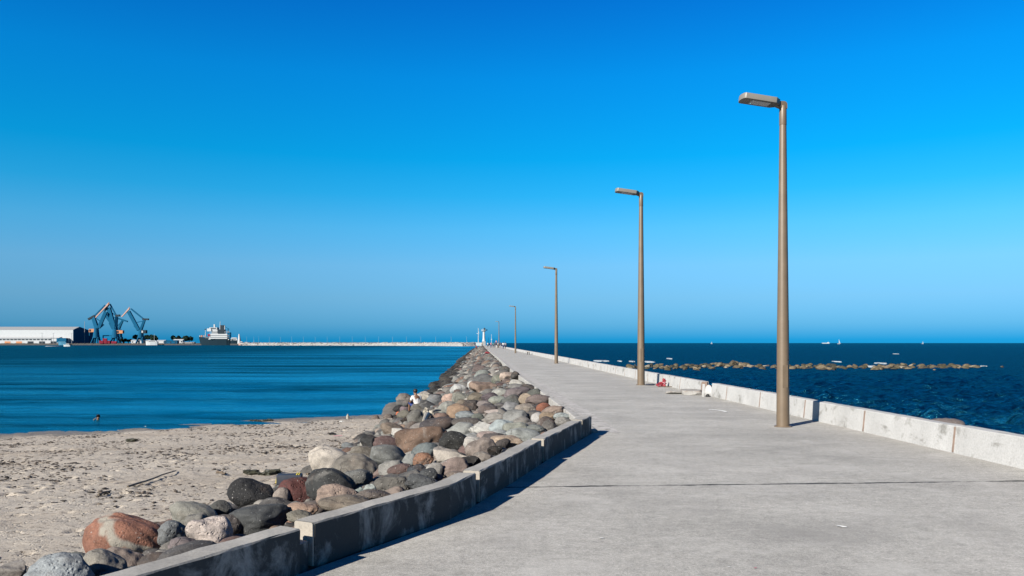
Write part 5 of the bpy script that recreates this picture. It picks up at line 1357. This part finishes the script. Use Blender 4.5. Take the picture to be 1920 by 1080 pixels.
low_building(c2, 660, 790, 520, 552, 1302, 'far_grey', 'far_pale', 'grey low building touching the cargo ship\'s bow')
# trees
def tree(conv, x0, x1, y0, yb, d, lab, n=7):
    f = Far('tree', conv, (x0+x1)/2, yb, d, lab, 'tree', 'trees behind the quay'); a, b = f.P(x0, y0), f.P(x1, yb); w = b.x-a.x; h = a.z
    MB().tube((0, 0, 0), (.3, 0, h*.6), .8, .4, 8).build('trunk', M['far_bark'], f.root)
    bm = bmesh.new(); r2 = random.Random(int(x0))
    cl = [(Vector((r2.uniform(-.36, .36)*w, r2.uniform(-4, 4), h*(.5+.3*r2.random()))), r2.uniform(.16, .28)*w) for _ in range(n)]
    for c, rr in cl:
        for _ in range(230):
            v = Vector((r2.gauss(0, 1), r2.gauss(0, 1), r2.gauss(0, 1))).normalized()*rr*r2.uniform(.55, 1.08); v.z *= min(1, h*.22/rr) if rr > h*.22 else 1
            p = c+v; s = r2.uniform(.5, 1.1); q = Vector((r2.gauss(0, 1), r2.gauss(0, 1), r2.gauss(0, 1))).normalized(); t = q.orthogonal().normalized(); u = q.cross(t)
            bm.faces.new([bm.verts.new(p+t*s), bm.verts.new(p+u*s*.8), bm.verts.new(p-t*s), bm.verts.new(p-u*s*.8)])
    me = bpy.data.meshes.new('crown'); bm.to_mesh(me); bm.free(); link_mesh('crown', me, M['far_green'], f.root)
tree(c1, 1585, 1672, 558, 650, 1335, 'dark round tree behind the foot of the rightmost crane')
tree(c1, 1735, 1815, 556, 650, 1335, 'dark tree right of the rightmost crane, left of its twin')
tree(c1, 1800, 1896, 560, 650, 1338, 'dark spreading tree behind the white motor yacht')
tree(c1, 1430, 1520, 604, 660, 1320, 'low dark tree between the middle and rightmost cranes')
tree(c1, 1500, 1580, 612, 660, 1322, 'smallest low dark tree nearest the white building')
tree(c2, 525, 625, 440, 520, 1350, 'dark tree behind the teal roofed shed')
tree(c2, 630, 720, 448, 530, 1350, 'dark tree between shed tree and ship')
tree(c2, 690, 778, 444, 530, 1352, 'dark tree just left of the cargo ship\'s bow')
# cargo ship, stern towards the camera's right
def ship():
    d = 1270; k = d/F_PX; px = 240+1010/6.4
    root = empty('cargo_ship', ((px-960)*k, d, SEA), 'dark hulled cargo ship with white superstructure moored by the trees', 'ship')
    def P(x, y, dy=0): 
        p_ = c2(x, y); return Vector(((p_[0]-px)*k, dy, (HOR+(CAM_H-SEA)/k-p_[1])*k))
    def hullsec(mb, xs, y0, y1s):
        pass
    bm = bmesh.new(); rings = []
    sec = [(790, 0, 20, 455), (830, 3.5, 20, 462), (890, 6.5, 16, 470), (960, 7.5, 10, 480), (1080, 8, 4, 483), (1200, 7, -1, 482), (1236, 4.5, -2, 484)]
    for x, hw, cy, ytop in sec:
        b = P(x, 562); t = P(x, ytop); fl = .75 if x > 800 else 0
        rings.append([bm.verts.new((b.x+(3 if x < 800 else 0), cy-hw*fl, -.6)), bm.verts.new((t.x, cy-hw, t.z)), bm.verts.new((t.x, cy+hw+.1, t.z)), bm.verts.new((b.x+(3 if x < 800 else 0), cy+hw*fl+.1, -.6))])
    for a, b in zip(rings, rings[1:]):
        for i in range(4): bm.faces.new((a[i], b[i], b[(i+1) % 4], a[(i+1) % 4]))
    bm.faces.new(rings[0]); bm.faces.new(rings[-1][::-1]); bmesh.ops.recalc_face_normals(bm, faces=bm.faces)
    me = bpy.data.meshes.new('hull'); bm.to_mesh(me); bm.free(); link_mesh('hull', me, M['far_hull'], root)
    w = M['far_white']
    m = MB(); a = P(962, 484, 0); b = P(1232, 490, 0); m.bar(Vector((a.x, 1.2, a.z)), Vector((b.x, -7.2, b.z)), .6, 1.2); m.build('white_stripe', w, root)
    def blk(nm, x0, x1, y0, y1, cy, dep, mt, bev=.1): 
        a, b = P(x0, y0), P(x1, y1); return MB().box(((a.x+b.x)/2, cy, (a.z+b.z)/2), (b.x-a.x, dep, a.z-b.z)).build(nm, mt, root, bev)
    blk('deckhouse', 985, 1200, 420, 482, 2, 11, w); blk('deckhouse', 1010, 1160, 370, 420, 2, 9, w)
    br = blk('bridge', 985, 1075, 345, 372, 2, 10, w); MB().box((P(1030, 0).x, -3.1, P(0, 356).z), (9, .3, 1.4)).build('window', M['far_glass'], br)
    blk('bridge_wing', 960, 1010, 358, 392, -3, 2.2, w)
    blk('radar_tower', 1024, 1040, 308, 345, 2, 2.0, w); blk('funnel', 1110, 1156, 318, 372, 1, 5, M['far_dark']); blk('funnel_casing', 1085, 1165, 370, 418, -1.5, 6, M['far_dark'])
    for z in (392, 405, 440, 462): blk('deck_rail', 990, 1228, z-2, z+2, -4.1, .4, M['far_grey'], 0)
    MB().tube(P(1100, 420, 1), P(1103, 272, 1), .9, .35, 8).build('main_mast', M['far_pale'], root)
    MB().tube(P(1166, 420, -2), P(1166, 322, -2), .8, .5, 8).build('derrick_post', w, root)
    m = MB(); m.bar(P(1166, 335, -2), P(1222, 368, -2), .7); m.bar(P(1205, 360, -2), P(1212, 470, -2), 1.2); m.build('derrick_boom', M['far_teal'], root)
    blk('stern_crane', 1198, 1236, 405, 470, -1, 4, M['far_teal'])
    MB().tube(P(890, 474, 14), P(889, 358, 14), .7, .4, 8).build('foremast', M['far_pale'], root); MB().box(P(889, 366, 14), (2.0, 1.2, 1.6)).build('mast_top', M['far_dark'], root)
    for x in (800, 822, 850): blk('bow_winch', x, x+14, 438, 458, 20, 2, M['far_orange'] if x == 822 else M['far_grey'], 0)
    blk('lifeboat', 968, 996, 425, 452, -3, 2.6, M['far_red'], .4); blk('hatch', 900, 955, 456, 474, 12, 9, M['far_hullside'])
ship()
def boat(conv, x0, x1, yd, yw, d, lab, hull='far_white', cabin=None, mast=None, group='small boats in the harbour', name='motor_boat'):
    k = d/F_PX; px0, pyw = conv((x0+x1)/2, yw); root = empty(name, ((px0-960)*k, d, SEA), lab, 'boat', group)
    def P(x, y): p_ = conv(x, y); return Vector(((p_[0]-px0)*k, 0, (HOR+3.6/k-p_[1])*k))
    L = P(x1, 0).x-P(x0, 0).x; h = max(.5, P(0, yd).z); bm = bmesh.new(); rings = []
    for u, wv, dz in ((-.5, .02, .35), (-.36, .6, .2), (-.1, 1, .05), (.3, 1, 0), (.5, .8, .05)):
        bw = L*.14*wv; rings.append([bm.verts.new((u*L, -bw, h*(1+dz))), bm.verts.new((u*L*.94, -bw*.6, -.3)), bm.verts.new((u*L*.94, bw*.6, -.3)), bm.verts.new((u*L, bw, h*(1+dz)))])
    for a, b in zip(rings, rings[1:]):
        for i in range(4): bm.faces.new((a[i], b[i], b[(i+1) % 4], a[(i+1) % 4]))
    bm.faces.new(rings[0]); bm.faces.new(rings[-1][::-1]); bmesh.ops.recalc_face_normals(bm, faces=bm.faces)
    me = bpy.data.meshes.new('hull'); bm.to_mesh(me); bm.free(); link_mesh('hull', me, M[hull], root)
    if cabin:
        a, b = P(cabin[0], cabin[2]), P(cabin[1], yd); c = MB().box(((a.x+b.x)/2, 0, (a.z+h)/2), (b.x-a.x, L*.16, max(.4, a.z-h*.9)), taper=.8).build('cabin', M[cabin[3]], root, .05)
        MB().box(((a.x+b.x)/2, -L*.081, (a.z+h)/2+.1), ((b.x-a.x)*.7, .15, max(.2, (a.z-h)*.35))).build('window', M['far_glass'], c)
    if mast: MB().tube((P(mast[0], 0).x, 0, h*.8), P(mast[0], mast[1]), .3, .15, 8).build('mast', M['far_pale'], root)
    return root
boat(c1, 762, 845, 684, 703, 800, 'white speedboat running before the warehouse with a wake behind', 'far_white', (790, 832, 668, 'far_white'))
boat(c2, 212, 360, 520, 549, 1278, 'white motor yacht with a tall mast moored right of the cranes', 'far_white', (235, 350, 505, 'far_white'), (315, 420))
boat(c1, 700, 800, 650, 668, 1282, 'pale blue barge tied below the warehouse annex', 'far_blue', (712, 790, 642, 'far_blue'))
boat(c2, 1228, 1330, 500, 553, 1262, 'white work vessel moored against the cargo ship\'s stern', 'far_hull', (1235, 1312, 470, 'far_white'))
boat(c2, 1385, 1455, 540, 561, 1240, 'small white boat left of the two dark-fendered boats', 'far_white', (1400, 1440, 522, 'far_white'), (1425, 470))
boat(c2, 1448, 1512, 542, 563, 1236, 'small white boat with dark bow in the harbour boat cluster', 'far_white', (1462, 1490, 530, 'far_dark'), (1510, 485))
boat(c2, 1506, 1562, 538, 563, 1238, 'small boat with black stern, rightmost of the boat cluster', 'far_white', (1530, 1560, 528, 'far_dark'))
boat(c2, 1325, 1392, 538, 560, 1246, 'small reddish-white boat next to the white harbour beacon', 'far_pink', (1340, 1375, 515, 'far_white'))
f = Far('harbour_beacon', c2, 1336, 555, 1252, 'slim white harbour beacon tower right of the cargo ship', 'beacon'); 
MB().tube((0, 0, -2), f.P(1336, 480), 3.0, 2.2, 12).build('base', M['far_white'], f.root); MB().tube(f.P(1336, 480), f.P(1334, 424), 1.9, .9, 12).build('shaft', M['far_white'], f.root)
MB().box((0, 0, -1.4), (26, 8, 2.4)).build('mooring_platform', M['far_quay'], f.root)
fm = bmesh.new()
d = 3.6*F_PX/(649.3-HOR)*1.28
vs = []
for i in range(16):
    a = 2*math.pi*i/16; vs.append((math.cos(a)*5.5, math.sin(a)*14))
lo = [fm.verts.new((x, y, -.2)) for x, y in vs]; hi = [fm.verts.new((x*.8, y*.8, .55)) for x, y in vs]
for i in range(16): fm.faces.new((lo[i], lo[(i+1) % 16], hi[(i+1) % 16], hi[i]))
fm.faces.new(hi); me = bpy.data.meshes.new('boat_wake'); fm.to_mesh(me); fm.free(); o = link_mesh('boat_wake', me, M['foam']); o.location = ((101-960)*815/F_PX, 815, SEA); tag(o, 'white wake behind the speedboat', 'foam', None, 'stuff')
# sails and a ship on the horizon at right
def ident(x, y): return (x, y)
for (px, h_, w_, d, lab) in ((1573, 9, 5, 2600, 'larger white sailing boat on the horizon right of the nearest lamp'), (1730, 5, 3, 3000, 'smaller white sailing boat farther right on the horizon'), (1334, 4, 3, 3000, 'tiny white sail on the horizon between the two nearest lamps')):
    k = d/F_PX; root = empty('sailing_boat', ((px-960)*k, d, SEA), lab, 'boat', 'sails on the open sea'); H = h_*k
    m = MB(); m.prism([(-w_*k*.6, -1, .2), (-w_*k*.5, -1, 1.6), (w_*k*.6, -1, 1.8), (w_*k*.45, -1, .2)], (0, 2, 0)); m.build('hull', M['far_white'], root)
    MB().tube((0, 0, 1.5), (0, 0, H), .3, .2, 6).build('mast', M['far_pale'], root); m = MB(); m.prism([(.3, 0, 3), (w_*k*.45, 0, 3), (.3, 0, H*.97)], (0, .3, 0)); m.build('sail', M['far_white'], root)
k = 4200/F_PX; root = empty('distant_ship', ((1548-960)*k, 4200, SEA), 'faint long pale ship low on the horizon right of the nearest lamp', 'ship')
MB().prism([(-18, -4, 0), (-20, -4, 4.5), (20, -4, 4.5), (18, -4, 0)], (0, 8, 0)).build('hull', M['far_pale'], root); MB().box((13, 0, 6.3), (8, 6, 3.6)).build('deckhouse', M['far_white'], root)

# ------------------------------------------------------------------ camera, light, sky
cam_d = bpy.data.cameras.new('camera'); cam = bpy.data.objects.new('camera', cam_d); COL.objects.link(cam)
cam.location = (0, 0, CAM_H); cam.rotation_euler = (R(90), 0, 0)
cam_d.sensor_width = 36; cam_d.lens = 36*F_PX/1920; cam_d.shift_y = (HOR-540)/1920
cam_d.clip_end = 60000; cam_d.clip_start = .05
scene.camera = cam

sdir = Vector((-.39, -.43, .31)).normalized()
elev = math.asin(sdir.z); az = math.atan2(sdir.x, sdir.y)
sl = bpy.data.lights.new('sun', 'SUN'); sl.energy = 4.8; sl.angle = R(.53); sl.color = (1.0, .935, .83)
so = bpy.data.objects.new('sun', sl); COL.objects.link(so); so.rotation_euler = sdir.to_track_quat('Z', 'Y').to_euler(); so.location = (0, 0, 30)

w = bpy.data.worlds.new('World'); scene.world = w; w.use_nodes = True
nt = w.node_tree; nt.nodes.clear()
out = nt.nodes.new('ShaderNodeOutputWorld'); bg = nt.nodes.new('ShaderNodeBackground'); sky = nt.nodes.new('ShaderNodeTexSky')
sky.sky_type = 'NISHITA'; sky.sun_disc = False; sky.sun_elevation = elev; sky.sun_rotation = az % (2*math.pi)
sky.altitude = 0; sky.air_density = 1.0; sky.dust_density = .3; sky.ozone_density = 3.0
# polarised, strongly blue air: the sky's own colour filtered by height above the horizon
tc = nt.nodes.new('ShaderNodeTexCoord'); sp = nt.nodes.new('ShaderNodeSeparateXYZ'); rp = nt.nodes.new('ShaderNodeValToRGB'); mx = nt.nodes.new('ShaderNodeMix')
nt.links.new(tc.outputs['Generated'], sp.inputs[0]); nt.links.new(sp.outputs[2], rp.inputs[0])
stops = [(0.0, (.010,.247,.706)), (.004, (.010,.247,.706)), (.022, (.080,.300,.66)), (.055, (.165,.370,.62)), (.095, (.215,.460,.66)), (.140, (.150,.530,.72)),
         (.180, (.050,.545,.755)), (.223, (.008,.550,.788)), (.312, (.006,.525,.889)), (.394, (.006,.402,.855)), (.58, (.008,.18,.50)), (1.0, (.012,.11,.32))]
e = rp.color_ramp.elements
while len(e) < len(stops): e.new(.5)
for k, (q, c) in enumerate(stops): e[k].position = q; e[k].color = c + (1,)
mx.data_type = 'RGBA'; mx.blend_type = 'MULTIPLY'; mx.inputs[0].default_value = 1
nt.links.new(sky.outputs[0], mx.inputs[6]); nt.links.new(rp.outputs[0], mx.inputs[7]); nt.links.new(mx.outputs[2], bg.inputs[0]); bg.inputs[1].default_value = .0707
nt.links.new(bg.outputs[0], out.inputs[0])

scene.render.engine = 'CYCLES'
scene.view_settings.view_transform = 'Standard'; scene.view_settings.look = 'None'
scene.view_settings.exposure = 1.45; scene.view_settings.gamma = 1
scene.cycles.max_bounces = 6; scene.cycles.use_denoising = True
